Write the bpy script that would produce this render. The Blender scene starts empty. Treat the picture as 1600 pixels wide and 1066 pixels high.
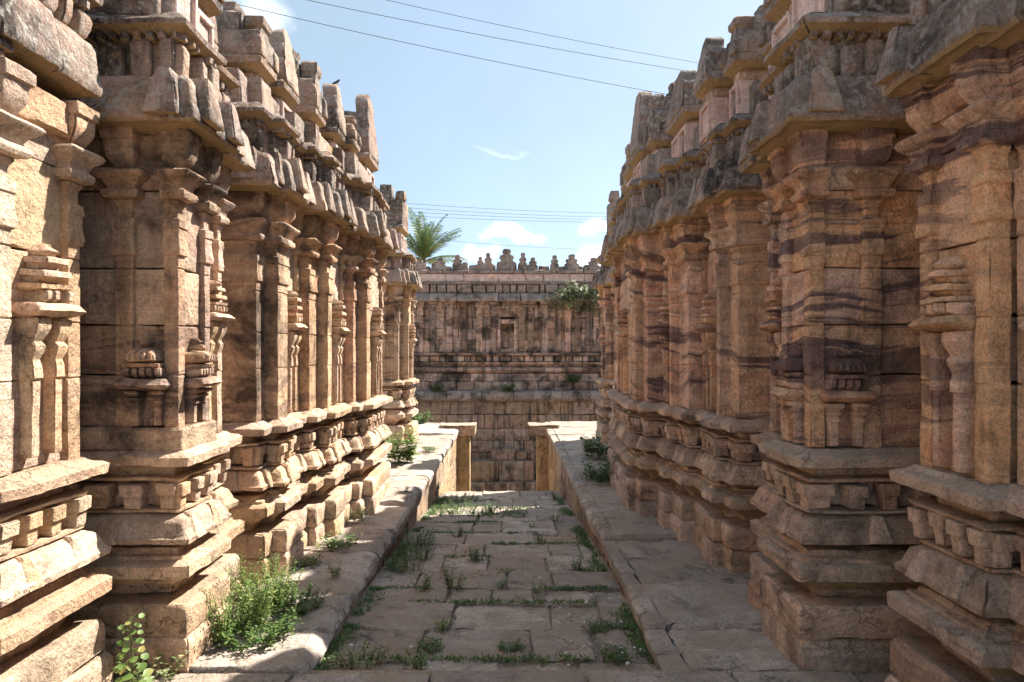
import bpy, math, random
import numpy as np

scn = bpy.context.scene
R = math.radians
PI = math.pi
rnd = random.Random(7)

# ------------------------------------------------------------------ camera, sky, sun, exposure
cd = bpy.data.cameras.new('camera')
cam = bpy.data.objects.new('camera', cd)
scn.collection.objects.link(cam)
cam.location = (0, 0, 1.5)
cam.rotation_euler = (R(90), 0, 0)
cd.sensor_width = 36
cd.lens = 24
cd.shift_x = 0.00375
cd.shift_y = 0.0094
cd.clip_start = 0.05
cd.clip_end = 2000
scn.camera = cam

SUN_EL, SUN_AZ = R(47.5), R(52)          # azimuth measured from +Y towards +X
sd = bpy.data.lights.new('sun', 'SUN')
sd.energy = 3.6
sd.angle = R(0.53)
sd.color = (1.0, 0.93, 0.82)
sun = bpy.data.objects.new('sun', sd)
scn.collection.objects.link(sun)
sun.rotation_euler = (PI / 2 - SUN_EL, 0, -SUN_AZ + PI)
sun.location = (6, 6, 12)

world = bpy.data.worlds.new('World')
scn.world = world
world.use_nodes = True


def node(nt, typ, **kw):
    n = nt.nodes.new(typ)
    for k, v in kw.items():
        if k == 'ins':
            for a, b in v.items():
                if hasattr(b, 'is_output'):
                    nt.links.new(b, n.inputs[a])
                else:
                    n.inputs[a].default_value = b
        else:
            setattr(n, k, v)
    return n


def mixc(nt, f, a, b, mode='MIX'):
    n = nt.nodes.new('ShaderNodeMix')
    n.data_type = 'RGBA'
    n.blend_type = mode
    for idx, v in ((0, f), (6, a), (7, b)):
        if hasattr(v, 'is_output'):
            nt.links.new(v, n.inputs[idx])
        else:
            n.inputs[idx].default_value = (v if idx == 0 else (v[0], v[1], v[2], 1))
    return n.outputs[2]


def ramp(nt, fac, stops, mode='LINEAR'):
    n = nt.nodes.new('ShaderNodeValToRGB')
    n.color_ramp.interpolation = mode
    els = n.color_ramp.elements
    while len(els) < len(stops):
        els.new(0.5)
    for e, (p, c) in zip(els, stops):
        e.position = p
        e.color = (c[0], c[1], c[2], 1) if isinstance(c, (tuple, list)) else (c, c, c, 1)
    nt.links.new(fac, n.inputs[0])
    return n.outputs[0]


def math_n(nt, op, a, b=0.0, c=None, clamp=False):
    n = nt.nodes.new('ShaderNodeMath')
    n.operation = op
    n.use_clamp = clamp
    for i, v in enumerate((a, b, c)):
        if v is None:
            continue
        if hasattr(v, 'is_output'):
            nt.links.new(v, n.inputs[i])
        else:
            n.inputs[i].default_value = v
    return n.outputs[0]


nt = world.node_tree
nt.nodes.clear()
sky = node(nt, 'ShaderNodeTexSky', sky_type='NISHITA', sun_disc=False, sun_elevation=SUN_EL,
           sun_rotation=SUN_AZ, altitude=600, air_density=0.62, dust_density=2.2, ozone_density=0.8)
tc = node(nt, 'ShaderNodeTexCoord')
wn = node(nt, 'ShaderNodeTexNoise', ins={'Vector': tc.outputs['Generated'], 'Scale': 22.0, 'Detail': 8.0, 'Roughness': 0.6})
wv = node(nt, 'ShaderNodeVectorMath', operation='MULTIPLY_ADD',
          ins={0: wn.outputs['Color'], 1: (0.05, 0.05, 0.05), 2: tc.outputs['Generated']})
cloud = None


def blob(cx, cz, sx, sz, k):
    """one small cumulus, direction given as slopes x/y and z/y"""
    global cloud
    d = np.array((cx, 1.0, cz))
    d = d / np.linalg.norm(d)
    s = node(nt, 'ShaderNodeVectorMath', operation='SUBTRACT',
             ins={0: wv.outputs[0], 1: (d[0] + .025, d[1] + .025, d[2] + .025)})
    m = node(nt, 'ShaderNodeVectorMath', operation='MULTIPLY', ins={0: s.outputs[0], 1: (1 / sx, 1 / sx, 1 / sz)})
    ln = node(nt, 'ShaderNodeVectorMath', operation='LENGTH', ins={0: m.outputs[0]})
    v = math_n(nt, 'MULTIPLY', ramp(nt, ln.outputs['Value'], [(0.25, 1.0), (1.0, 0.0)], 'EASE'), k)
    cloud = v if cloud is None else math_n(nt, 'MAXIMUM', cloud, v)


blob(-0.002, 0.172, 0.040, 0.013, 0.9)
blob(0.022, 0.166, 0.035, 0.010, 0.5)
blob(-0.04, 0.142, 0.036, 0.018, 0.55)
blob(0.125, 0.178, 0.03, 0.016, 0.7)
blob(0.13, 0.135, 0.05, 0.02, 0.5)
blob(-0.36, 0.49, 0.05, 0.035, 0.35)
blob(-0.01, 0.29, 0.05, 0.006, 0.12)
hz = node(nt, 'ShaderNodeTexNoise', ins={'Vector': tc.outputs['Generated'], 'Scale': 2.3, 'Detail': 5.0, 'Roughness': 0.55})
hzm = math_n(nt, 'MULTIPLY', ramp(nt, hz.outputs[0], [(0.3, 0.82), (0.8, 1.0)], 'EASE'), 0.88)
skyc = mixc(nt, hzm, sky.outputs[0], (0.92, 1.22, 1.42))
skyc = mixc(nt, cloud, skyc, (4.2, 4.3, 4.5))
bg = node(nt, 'ShaderNodeBackground', ins={'Color': skyc, 'Strength': 0.13})
node(nt, 'ShaderNodeOutputWorld', ins={'Surface': bg.outputs[0]})

vs = scn.view_settings
vs.view_transform = 'Standard'
vs.look = 'None'
vs.exposure = 2.0
vs.gamma = 1
vs.use_curve_mapping = False
scn.cycles.max_bounces = 8
scn.cycles.diffuse_bounces = 5
scn.cycles.glossy_bounces = 2
scn.cycles.use_denoising = True
scn.cycles.use_adaptive_sampling = True
scn.cycles.adaptive_threshold = 0.02
scn.cycles.sample_clamp_indirect = 6


# ------------------------------------------------------------------ materials
def principled(name):
    m = bpy.data.materials.new(name)
    m.use_nodes = True
    t = m.node_tree
    t.nodes.clear()
    b = node(t, 'ShaderNodeBsdfPrincipled')
    node(t, 'ShaderNodeOutputMaterial', ins={'Surface': b.outputs[0]})
    return m, t, b


def stone_mat(name, cols, soot=0.5, lichen=0.0, fresh=None, strata=1.0, dust=None, bump=1.0, pits=0.5, tilt=0.05, streak=0.0, var=0.35, cracks=0.0):
    """weathered sandstone: bedding bands, mottling, crust of soot, pale lichen, grain and pitting"""
    m, t, b = principled(name)
    geo = node(t, 'ShaderNodeNewGeometry')
    oi = node(t, 'ShaderNodeObjectInfo')
    P = geo.outputs['Position']
    rv = node(t, 'ShaderNodeCombineXYZ', ins={0: math_n(t, 'MULTIPLY', oi.outputs['Random'], 37.0),
                                              1: math_n(t, 'MULTIPLY', oi.outputs['Random'], 91.0),
                                              2: math_n(t, 'MULTIPLY', oi.outputs['Random'], 13.0)})
    PR = node(t, 'ShaderNodeVectorMath', operation='ADD', ins={0: P, 1: rv.outputs[0]}).outputs[0]
    wz = node(t, 'ShaderNodeTexNoise', ins={'Vector': P, 'Scale': 0.9, 'Detail': 2.0})
    PW = node(t, 'ShaderNodeVectorMath', operation='MULTIPLY_ADD', ins={0: wz.outputs['Color'], 1: (0, 0, 0.5), 2: P}).outputs[0]
    mp = node(t, 'ShaderNodeMapping', ins={'Vector': PW, 'Rotation': (tilt, tilt * 1.4, 0), 'Scale': (0.45, 0.45, 5.5)})
    mp2 = node(t, 'ShaderNodeMapping', ins={'Vector': PR, 'Rotation': (-tilt, tilt, 0), 'Scale': (1.4, 1.4, 48.0)})
    fs = node(t, 'ShaderNodeTexNoise', ins={'Vector': mp2.outputs[0], 'Scale': 1.0, 'Detail': 4.0, 'Roughness': 0.6, 'Distortion': 0.2})
    st = node(t, 'ShaderNodeTexNoise', ins={'Vector': mp.outputs[0], 'Scale': 1.0, 'Detail': 5.0, 'Roughness': 0.62, 'Distortion': 0.35})
    band = ramp(t, st.outputs[0], [(0.34, cols[2]), (0.42, cols[2]), (0.445, cols[1]), (0.50, cols[0]), (0.545, cols[4]), (0.575, cols[1]), (0.60, cols[2]), (0.66, cols[3])])
    band = mixc(t, 1.0, band, ramp(t, fs.outputs[0], [(0.30, 0.72), (0.45, 1.0), (0.62, 1.04), (0.75, 1.2)]), 'MULTIPLY')
    mo = node(t, 'ShaderNodeTexNoise', ins={'Vector': PR, 'Scale': 3.2, 'Detail': 8.0, 'Roughness': 0.65})
    mot = ramp(t, mo.outputs[0], [(0.33, cols[1]), (0.5, cols[0]), (0.68, cols[4])])
    bm = node(t, 'ShaderNodeTexNoise', ins={'Vector': node(t, 'ShaderNodeMapping', ins={'Vector': P, 'Scale': (0.7, 0.7, 1.6)}).outputs[0], 'Scale': 1.0, 'Detail': 4.0})
    c = mixc(t, math_n(t, 'MULTIPLY', ramp(t, bm.outputs[0], [(0.36, 0.25), (0.56, 1.0)]), min(1.0, 0.75 * strata)), mot, band)
    # per stone tone
    hs = node(t, 'ShaderNodeHueSaturation', ins={
        'Color': c, 'Hue': math_n(t, 'MULTIPLY_ADD', oi.outputs['Random'], 0.016, 0.492),
        'Saturation': math_n(t, 'MULTIPLY_ADD', math_n(t, 'FRACT', math_n(t, 'MULTIPLY', oi.outputs['Random'], 7.3)), 0.32, 0.86),
        'Value': math_n(t, 'MULTIPLY_ADD', math_n(t, 'FRACT', math_n(t, 'MULTIPLY', oi.outputs['Random'], 17.7)), var, 1 - var * .55)})
    c = hs.outputs[0]
    sn1 = node(t, 'ShaderNodeTexNoise', ins={'Vector': PR, 'Scale': 5.5, 'Detail': 10.0, 'Roughness': 0.7, 'Distortion': 0.4})
    c = mixc(t, 1.0, c, ramp(t, sn1.outputs[0], [(0.34, 0.58), (0.43, 0.92), (0.52, 1.08), (0.66, 1.28)]), 'MULTIPLY')
    sk = node(t, 'ShaderNodeTexNoise', ins={'Vector': P, 'Scale': 42.0, 'Detail': 6.0, 'Roughness': 0.8})
    c = mixc(t, 1.0, c, ramp(t, sk.outputs[0], [(0.33, 0.46), (0.42, 0.98), (0.55, 1.08), (0.68, 1.3)]), 'MULTIPLY')
    # grain
    gr = node(t, 'ShaderNodeTexNoise', ins={'Vector': P, 'Scale': 95.0, 'Detail': 4.0, 'Roughness': 0.75})
    c = mixc(t, 1.0, c, ramp(t, gr.outputs[0], [(0.3, 0.62), (0.5, 1.0), (0.72, 1.28)]), 'MULTIPLY')
    if cracks > 0:
        cw = node(t, 'ShaderNodeVectorMath', operation='MULTIPLY_ADD', ins={0: mo.outputs['Color'], 1: (.5, .5, .5), 2: PR})
        cv = node(t, 'ShaderNodeTexVoronoi', feature='DISTANCE_TO_EDGE', ins={'Vector': cw.outputs[0], 'Scale': 2.6})
        ck = ramp(t, cv.outputs['Distance'], [(0.0, 1.0), (0.012, 0.0)])
        ckm = math_n(t, 'MULTIPLY', ck, ramp(t, bm.outputs[0], [(0.42, 0.0), (0.55, cracks)]))
        c = mixc(t, ckm, c, (0.06, 0.045, 0.035))
    # soot / black crust
    so = node(t, 'ShaderNodeTexNoise', ins={'Vector': P, 'Scale': 1.9, 'Detail': 9.0, 'Roughness': 0.68, 'Distortion': 0.3})
    som = math_n(t, 'MULTIPLY', ramp(t, so.outputs[0], [(0.60 - .14 * soot, 0.0), (0.70 - .1 * soot, 1.0)]), min(1.0, 0.55 + 0.35 * soot))
    if soot > 0:
        c = mixc(t, som, c, (0.030, 0.024, 0.021))
    if streak > 0:
        sm = node(t, 'ShaderNodeMapping', ins={'Vector': P, 'Scale': (9.0, 9.0, 0.6)})
        sn = node(t, 'ShaderNodeTexNoise', ins={'Vector': sm.outputs[0], 'Scale': 0.8, 'Detail': 6.0, 'Roughness': 0.6})
        c = mixc(t, math_n(t, 'MULTIPLY', ramp(t, sn.outputs[0], [(0.5, 0.0), (0.66, 1.0)]), streak), c, (0.035, 0.030, 0.027))
    if lichen > 0:
        li = node(t, 'ShaderNodeTexNoise', ins={'Vector': P, 'Scale': 26.0, 'Detail': 6.0, 'Roughness': 0.7})
        li2 = node(t, 'ShaderNodeTexNoise', ins={'Vector': P, 'Scale': 3.5, 'Detail': 3.0})
        lm = math_n(t, 'MULTIPLY', ramp(t, li.outputs[0], [(0.50, 0.0), (0.60, 1.0)]), ramp(t, li2.outputs[0], [(0.36, 0.2), (0.56, 1.0)]))
        c = mixc(t, math_n(t, 'MULTIPLY', lm, lichen), c, (0.40, 0.385, 0.35))
        lo = node(t, 'ShaderNodeTexNoise', ins={'Vector': PR, 'Scale': 6.0, 'Detail': 5.0})
        c = mixc(t, math_n(t, 'MULTIPLY', ramp(t, lo.outputs[0], [(0.64, 0.0), (0.72, 1.0)]), 0.55 * lichen), c, (0.36, 0.19, 0.05))
    sep = node(t, 'ShaderNodeSeparateXYZ', ins={0: geo.outputs['Normal']})
    if fresh is not None:      # rain never reaches the undersides: no crust there
        c = mixc(t, ramp(t, math_n(t, 'MULTIPLY', sep.outputs[2], -1.0), [(0.45, 0.0), (0.75, 0.85)]), c, fresh)
    if dust is not None:       # dust and sand settled on the tops
        dn = node(t, 'ShaderNodeTexNoise', ins={'Vector': P, 'Scale': 2.6, 'Detail': 8.0, 'Roughness': 0.6})
        dm = math_n(t, 'MULTIPLY', ramp(t, sep.outputs[2], [(0.55, 0.0), (0.9, 1.0)]), ramp(t, dn.outputs[0], [(0.42, 0.0), (0.60, 0.8)]))
        c = mixc(t, dm, c, dust)
    t.links.new(c, b.inputs['Base Color'])
    b.inputs['Roughness'].default_value = 0.92
    b.inputs['Specular IOR Level'].default_value = 0.2
    # relief
    n1 = node(t, 'ShaderNodeTexNoise', ins={'Vector': P, 'Scale': 38.0, 'Detail': 9.0, 'Roughness': 0.68})
    n2 = node(t, 'ShaderNodeTexNoise', ins={'Vector': PR, 'Scale': 10.0, 'Detail': 5.0, 'Roughness': 0.6})
    vo = node(t, 'ShaderNodeTexVoronoi', ins={'Vector': P, 'Scale': 70.0})
    pit = math_n(t, 'MULTIPLY', ramp(t, vo.outputs['Distance'], [(0.0, 0.0), (0.3, 1.0)]), 0.35 * pits)
    h = math_n(t, 'ADD', math_n(t, 'MULTIPLY_ADD', n2.outputs[0], 1.2, n1.outputs[0]), math_n(t, 'MULTIPLY_ADD', st.outputs[0], 0.8 * strata, pit))
    if cracks > 0:
        h = math_n(t, 'SUBTRACT', h, math_n(t, 'MULTIPLY', ckm, 1.5))
    bp = node(t, 'ShaderNodeBump', ins={'Strength': 1.0 * bump, 'Distance': 0.022, 'Height': h})
    t.links.new(bp.outputs[0], b.inputs['Normal'])
    return m


M = {}
GOLD = (0.44, 0.31, 0.16)
#             light               mid                   dark band             pale band             patch
OCHRE = ((0.59, 0.435, 0.305), (0.52, 0.365, 0.25), (0.35, 0.235, 0.185), (0.61, 0.48, 0.37), (0.55, 0.355, 0.26))
TAN = ((0.56, 0.40, 0.28), (0.46, 0.31, 0.21), (0.20, 0.13, 0.115), (0.57, 0.43, 0.32), (0.50, 0.295, 0.21))
REDD = ((0.62, 0.425, 0.30), (0.52, 0.335, 0.24), (0.15, 0.098, 0.098), (0.63, 0.46, 0.34), (0.57, 0.32, 0.22))
PURP = ((0.52, 0.385, 0.295), (0.41, 0.30, 0.235), (0.21, 0.155, 0.148), (0.56, 0.43, 0.345), (0.47, 0.31, 0.23))
CRUST = ((0.31, 0.245, 0.21), (0.21, 0.17, 0.15), (0.10, 0.085, 0.08), (0.36, 0.30, 0.26), (0.38, 0.24, 0.18))
PINK = ((0.58, 0.44, 0.39), (0.51, 0.38, 0.34), (0.38, 0.27, 0.245), (0.62, 0.50, 0.45), (0.55, 0.38, 0.32))
PAVE = ((0.43, 0.37, 0.325), (0.37, 0.32, 0.285), (0.26, 0.228, 0.212), (0.46, 0.40, 0.35), (0.42, 0.335, 0.285))
TANK = ((0.37, 0.265, 0.19), (0.26, 0.185, 0.14), (0.13, 0.10, 0.085), (0.41, 0.31, 0.23), (0.34, 0.22, 0.155))
M['left_wall'] = stone_mat('ochre_sandstone', OCHRE, soot=0.2, strata=0.6, streak=.3, cracks=.2)
M['left_pier'] = stone_mat('sooty_sandstone', TAN, soot=0.8, strata=0.8, streak=.4, cracks=.2)
M['left_base'] = stone_mat('ochre_base_stone', OCHRE, soot=0.3, strata=0.5, dust=(0.40, 0.305, 0.215), streak=.25, cracks=.3)
M['right_wall'] = stone_mat('banded_red_sandstone', REDD, soot=0.2, strata=1.25, streak=.4, cracks=.15)
M['right_base'] = stone_mat('purple_brown_stone', PURP, soot=0.35, strata=0.7, cracks=.2, streak=.25, fresh=GOLD, dust=(0.40, 0.315, 0.245))
M['crust_left'] = stone_mat('weathered_brown_stone', (PURP[1], CRUST[0], CRUST[2], PURP[3], CRUST[4]), soot=0.85, lichen=0.8, streak=.35, fresh=GOLD, strata=0.4)
M['crust'] = stone_mat('weathered_grey_stone', CRUST, soot=0.8, lichen=0.8, fresh=GOLD, strata=0.35, streak=.3)
M['pink'] = stone_mat('pink_new_stone', PINK, soot=0.0, strata=0.5, bump=0.6)
M['pave'] = stone_mat('paving_stone', PAVE, soot=0.15, strata=0.15, dust=(0.39, 0.315, 0.245), var=0.5, cracks=.35)
M['soil'] = stone_mat('sandy_soil', ((0.46, 0.345, 0.24), (0.40, 0.30, 0.21), (0.30, 0.22, 0.15), (0.48, 0.37, 0.27), (0.42, 0.30, 0.21)), soot=0.0, strata=0.0, pits=1.0)
M['tank'] = stone_mat('tank_stone', TANK, soot=0.65, strata=0.4, streak=0.85, dust=(0.30, 0.23, 0.16))
M['far_wall'] = stone_mat('far_wall_stone', ((0.46, 0.32, 0.24), (0.34, 0.235, 0.18), (0.15, 0.108, 0.10), (0.50, 0.375, 0.29), (0.42, 0.255, 0.19)), soot=0.85, strata=0.8, streak=0.75, var=.75)
M['far_dark'] = stone_mat('far_dark_stone', CRUST, soot=0.7, lichen=0.35, strata=0.3, streak=0.3)
M['gold'] = stone_mat('golden_stone', ((0.46, 0.335, 0.215), (0.38, 0.27, 0.17), (0.25, 0.175, 0.125), (0.48, 0.37, 0.25), (0.41, 0.27, 0.165)), soot=0.3, strata=0.6, streak=.4, cracks=.5)


def leaf_mat(name, c1, c2, c3):
    m, t, b = principled(name)
    geo = node(t, 'ShaderNodeNewGeometry')
    n = node(t, 'ShaderNodeTexNoise', ins={'Vector': geo.outputs['Position'], 'Scale': 14.0, 'Detail': 3.0})
    c = ramp(t, math_n(t, 'MULTIPLY_ADD', geo.outputs['Random Per Island'], 0.55, math_n(t, 'MULTIPLY', n.outputs[0], 0.5)), [(0.2, c1), (0.5, c2), (0.74, c3), (0.84, (c3[0] * 1.6, c3[1] * 1.05, c3[2]))])
    t.links.new(c, b.inputs['Base Color'])
    b.inputs['Roughness'].default_value = 0.55
    tr = node(t, 'ShaderNodeBsdfTranslucent', ins={'Color': c})
    mx = node(t, 'ShaderNodeMixShader', ins={0: 0.35, 1: b.outputs[0], 2: tr.outputs[0]})
    out = [x for x in t.nodes if x.type == 'OUTPUT_MATERIAL'][0]
    t.links.new(mx.outputs[0], out.inputs[0])
    return m


M['leaf'] = leaf_mat('weed_leaf', (0.045, 0.10, 0.022), (0.09, 0.17, 0.04), (0.16, 0.25, 0.07))
M['leaf_dark'] = leaf_mat('dark_leaf', (0.025, 0.055, 0.016), (0.045, 0.09, 0.025), (0.08, 0.13, 0.04))
M['leaf_light'] = leaf_mat('light_leaf', (0.08, 0.15, 0.03), (0.16, 0.25, 0.06), (0.25, 0.33, 0.11))
M['leaf_pale'] = leaf_mat('pale_leaf', (0.10, 0.15, 0.05), (0.22, 0.27, 0.12), (0.34, 0.37, 0.20))
M['palm'] = leaf_mat('palm_leaf', (0.035, 0.075, 0.02), (0.07, 0.125, 0.035), (0.14, 0.20, 0.07))
M['stem'] = leaf_mat('stem_green', (0.08, 0.12, 0.03), (0.12, 0.15, 0.05), (0.16, 0.16, 0.07))


def plain(name, col, rough=0.7, metal=0.0):
    m, t, b = principled(name)
    n = node(t, 'ShaderNodeTexNoise', ins={'Scale': 30.0, 'Detail': 4.0})
    c = mixc(t, n.outputs[0], [x * 0.8 for x in col], [min(1, x * 1.2) for x in col])
    t.links.new(c, b.inputs['Base Color'])
    b.inputs['Roughness'].default_value = rough
    b.inputs['Metallic'].default_value = metal
    return m


M['wire'] = plain('wire_black', (0.03, 0.035, 0.045), 0.6)
M['bark'] = plain('palm_bark', (0.13, 0.10, 0.075), 0.95)
M['bird_black'] = plain('bird_black', (0.02, 0.02, 0.025), 0.6)
M['bird_white'] = plain('bird_white', (0.55, 0.54, 0.52), 0.7)
M['beak'] = plain('bird_beak', (0.05, 0.045, 0.04), 0.5)
M['scratch'] = plain('scratched_paint', (0.17, 0.085, 0.055), 0.95)
M['litter'] = plain('pale_litter', (0.62, 0.60, 0.56), 0.8)


# ------------------------------------------------------------------ geometry helpers
def hash3(ix, iy, iz, seed):
    h = (ix.astype(np.uint32) * np.uint32(374761393) + iy.astype(np.uint32) * np.uint32(668265263)
         + iz.astype(np.uint32) * np.uint32(2147483647) + np.uint32((seed * 144665) & 0xffffffff))
    h = (h ^ (h >> np.uint32(13))) * np.uint32(1274126177)
    h = h ^ (h >> np.uint32(16))
    h = (h ^ (h >> np.uint32(11))) * np.uint32(2246822519)
    return h ^ (h >> np.uint32(15))


def noise3(P, seed=0):
    """(n,3) value noise in -1..1"""
    Q = P + 1000.0
    i = np.floor(Q).astype(np.int64)
    f = Q - i
    f = f * f * (3 - 2 * f)
    out = np.zeros((len(P), 3))
    for dx in (0, 1):
        wx = f[:, 0] if dx else 1 - f[:, 0]
        for dy in (0, 1):
            wy = wx * (f[:, 1] if dy else 1 - f[:, 1])
            for dz in (0, 1):
                w = wy * (f[:, 2] if dz else 1 - f[:, 2])
                h = hash3(i[:, 0] + dx, i[:, 1] + dy, i[:, 2] + dz, seed)
                out[:, 0] += w * ((h & np.uint32(1023)) / 511.5 - 1)
                out[:, 1] += w * (((h >> np.uint32(10)) & np.uint32(1023)) / 511.5 - 1)
                out[:, 2] += w * (((h >> np.uint32(20)) & np.uint32(1023)) / 511.5 - 1)
    return out


SEED = [1]


class Frame:
    """local frame on a wall: u runs along the face, v points out of it"""
    def __init__(s, o, U, V):
        s.o, s.U, s.V = np.array(o, float), np.array(U, float), np.array(V, float)
        s.flip = (U[0] * V[1] - U[1] * V[0]) > 0

    def pts(s, u, v, z):
        return np.stack([s.o[0] + u * s.U[0] + v * s.V[0], s.o[1] + u * s.U[1] + v * s.V[1], z], axis=1)


def cuts(a, b, sp, r, nmin=2):
    L = b - a
    r = min(r, L * .25)
    n = max(nmin, int(round((L - 2 * r) / sp)))
    return np.concatenate([[a], np.linspace(a + r, b - r, n + 1), [b]])


def loft(rings, fr, sp=0.03, r=0.008, amp=0.005, chip=0.015, fine=0.4, slope=None, spv=None):
    """stack of rectangles (z, u0, u1, v_front, v_back) -> eroded stone, returns (verts, quads)"""
    SEED[0] += 1
    seed = SEED[0]
    rg = [tuple(map(float, x)) for x in rings]
    # refine in z, with a tight ring next to both ends
    out = []
    nR = len(rg)
    for k in range(nR):
        out.append(rg[k])
        if k + 1 < nR:
            a, b = np.array(rg[k]), np.array(rg[k + 1])
            d = max(abs(b[0] - a[0]), abs(b[3] - a[3]))
            ts = []
            if k == 0 and d > 3 * r:
                ts.append(r / d)
            n = int(d / (sp * 1.25))
            ts += [(j + 1) / (n + 1) for j in range(n)]
            if k + 2 == nR and d > 3 * r:
                ts.append(1 - r / d)
            for q in sorted(ts):
                out.append(tuple(a + (b - a) * q))
    rg = out
    W = max(x[2] - x[1] for x in rg)
    D = max(x[3] - x[4] for x in rg)
    fu = cuts(0, 1, sp / W, r / W)
    spv = spv or sp * 1.3
    nv = max(1, int(round((D - r) / spv)))
    fv = np.concatenate([np.linspace(0, 1 - r / D, nv + 1), [1]])
    nu, nv = len(fu) - 1, len(fv) - 1
    Pn = 2 * nv + nu + 1
    us, vsx, zs, eg, su = [], [], [], [], []
    K = len(rg)
    for k, (z, u0, u1, vf, vb) in enumerate(rg):
        u = np.concatenate([np.full(nv, u0), u0 + (u1 - u0) * fu, np.full(nv, u1)])
        v = np.concatenate([vb + (vf - vb) * fv[:-1], np.full(nu + 1, vf), (vb + (vf - vb) * fv[:-1])[::-1]])
        e = np.zeros(Pn)
        e[nv] = e[nv + nu] = 1
        if k in (0, K - 1):
            e += 1
        us.append(u); vsx.append(v); zs.append(np.full(Pn, z)); eg.append(e)
        s = np.zeros(Pn)
        s[:nv + 1] = 1
        s[nv + nu:] = -1
        su.append(s)
    base = K * Pn
    fc = []
    idx = np.arange(K * Pn).reshape(K, Pn)
    A, B, C, Dq = idx[:-1, :-1], idx[:-1, 1:], idx[1:, 1:], idx[1:, :-1]
    fc.append(np.stack([A, B, C, Dq], -1).reshape(-1, 4))
    for k, up in ((0, False), (K - 1, True)):
        z, u0, u1, vf, vb = rg[k]
        g = np.full((nv + 1, nu + 1), -1, int)
        g[:, 0] = idx[k, :nv + 1]
        g[nv, :] = idx[k, nv:nv + nu + 1]
        g[:, nu] = idx[k, nv + nu:][::-1]
        jj, ii = np.where(g < 0)
        g[jj, ii] = base + np.arange(len(jj))
        base += len(jj)
        us.append(u0 + (u1 - u0) * fu[ii]); vsx.append(vb + (vf - vb) * fv[jj]); zs.append(np.full(len(jj), z))
        eg.append(np.zeros(len(jj))); su.append(np.zeros(len(jj)))
        q = np.stack([g[:-1, :-1], g[1:, :-1], g[1:, 1:], g[:-1, 1:]], -1).reshape(-1, 4)
        fc.append(q[:, ::-1] if up else q)
    u, v, z, e, su = map(np.concatenate, (us, vsx, zs, eg, su))
    F = np.concatenate(fc)
    if not fr.flip:
        pass
    else:
        F = F[:, ::-1]
    zc = 0.5 * (rg[0][0] + rg[-1][0])
    P = fr.pts(u, v, z)
    off = seed * 3.17
    n1 = noise3(P * 7.0 + off, seed & 1023)
    er = np.minimum(e, 1.6) * (r * 0.5 + chip * np.clip(n1[:, 0] * 1.5 - 0.15, 0, 1.2))
    on_front = (v > -1e9)
    uu = u + er * su * 0.7
    vv = v - er * 0.7
    P = fr.pts(uu, vv, z)
    if amp > 0:
        n2 = noise3(P * 24.0 + off, (seed * 7) & 1023)
        d = n1 * amp + n2 * amp * fine
        hold = np.zeros(len(z))
        P = P + d
    if slope is not None:
        k, yr = slope
        P[:, 2] += k * (P[:, 1] - yr)
    return P, F


def merge(parts):
    Vs, Fs, n = [], [], 0
    for v, f in parts:
        Vs.append(v)
        Fs.append(f + n)
        n += len(v)
    return np.concatenate(Vs), np.concatenate(Fs)


def link(name, me, mat, parent=None):
    o = bpy.data.objects.new(name, me)
    if mat is not None and not me.materials:
        me.materials.append(mat)
    scn.collection.objects.link(o)
    if parent is not None:
        o.parent = parent
    return o


def origin_of(o):
    p = np.zeros(3)
    while o is not None:
        p = p + np.array(o.location)
        o = o.parent
    return p


def build(name, geo, mat, parent=None, smooth=True, sharp=38):
    V, F = merge(geo) if isinstance(geo, list) else geo
    if parent is not None:
        V = V - origin_of(parent)
    me = bpy.data.meshes.new(name)
    k = F.shape[1]
    me.vertices.add(len(V))
    me.vertices.foreach_set('co', V.astype(np.float32).ravel())
    me.loops.add(F.size)
    me.loops.foreach_set('vertex_index', F.astype(np.int32).ravel())
    me.polygons.add(len(F))
    me.polygons.foreach_set('loop_start', np.arange(0, F.size, k, dtype=np.int32))
    me.update(calc_edges=True)
    if smooth:
        me.polygons.foreach_set('use_smooth', np.ones(len(F), bool))
        me.set_sharp_from_angle(angle=R(sharp))
    return link(name, me, mat, parent)


def empty(name, loc, label, cat, group=None, kind=None):
    o = bpy.data.objects.new(name, None)
    o.location = loc
    o.empty_display_size = 0.2
    scn.collection.objects.link(o)
    tag(o, label, cat, group, kind)
    return o


def tag(o, label=None, cat=None, group=None, kind=None):
    if label: o['label'] = label
    if cat: o['category'] = cat
    if group: o['group'] = group
    if kind: o['kind'] = kind
    return o


def tube(pts, rad, n=6):
    pts = np.array(pts, float)
    rad = np.full(len(pts), rad) if np.isscalar(rad) else np.array(rad, float)
    V, F = [], []
    for i, p in enumerate(pts):
        d = pts[min(i + 1, len(pts) - 1)] - pts[max(i - 1, 0)]
        d /= np.linalg.norm(d) + 1e-9
        a = np.cross(d, (0, 0, 1) if abs(d[2]) < .9 else (1, 0, 0))
        a /= np.linalg.norm(a)
        b = np.cross(d, a)
        for j in range(n):
            t = 2 * PI * j / n
            V.append(p + rad[i] * (math.cos(t) * a + math.sin(t) * b))
    for i in range(len(pts) - 1):
        for j in range(n):
            F.append((i * n + j, i * n + (j + 1) % n, (i + 1) * n + (j + 1) % n, (i + 1) * n + j))
    return np.array(V), np.array(F)


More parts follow.
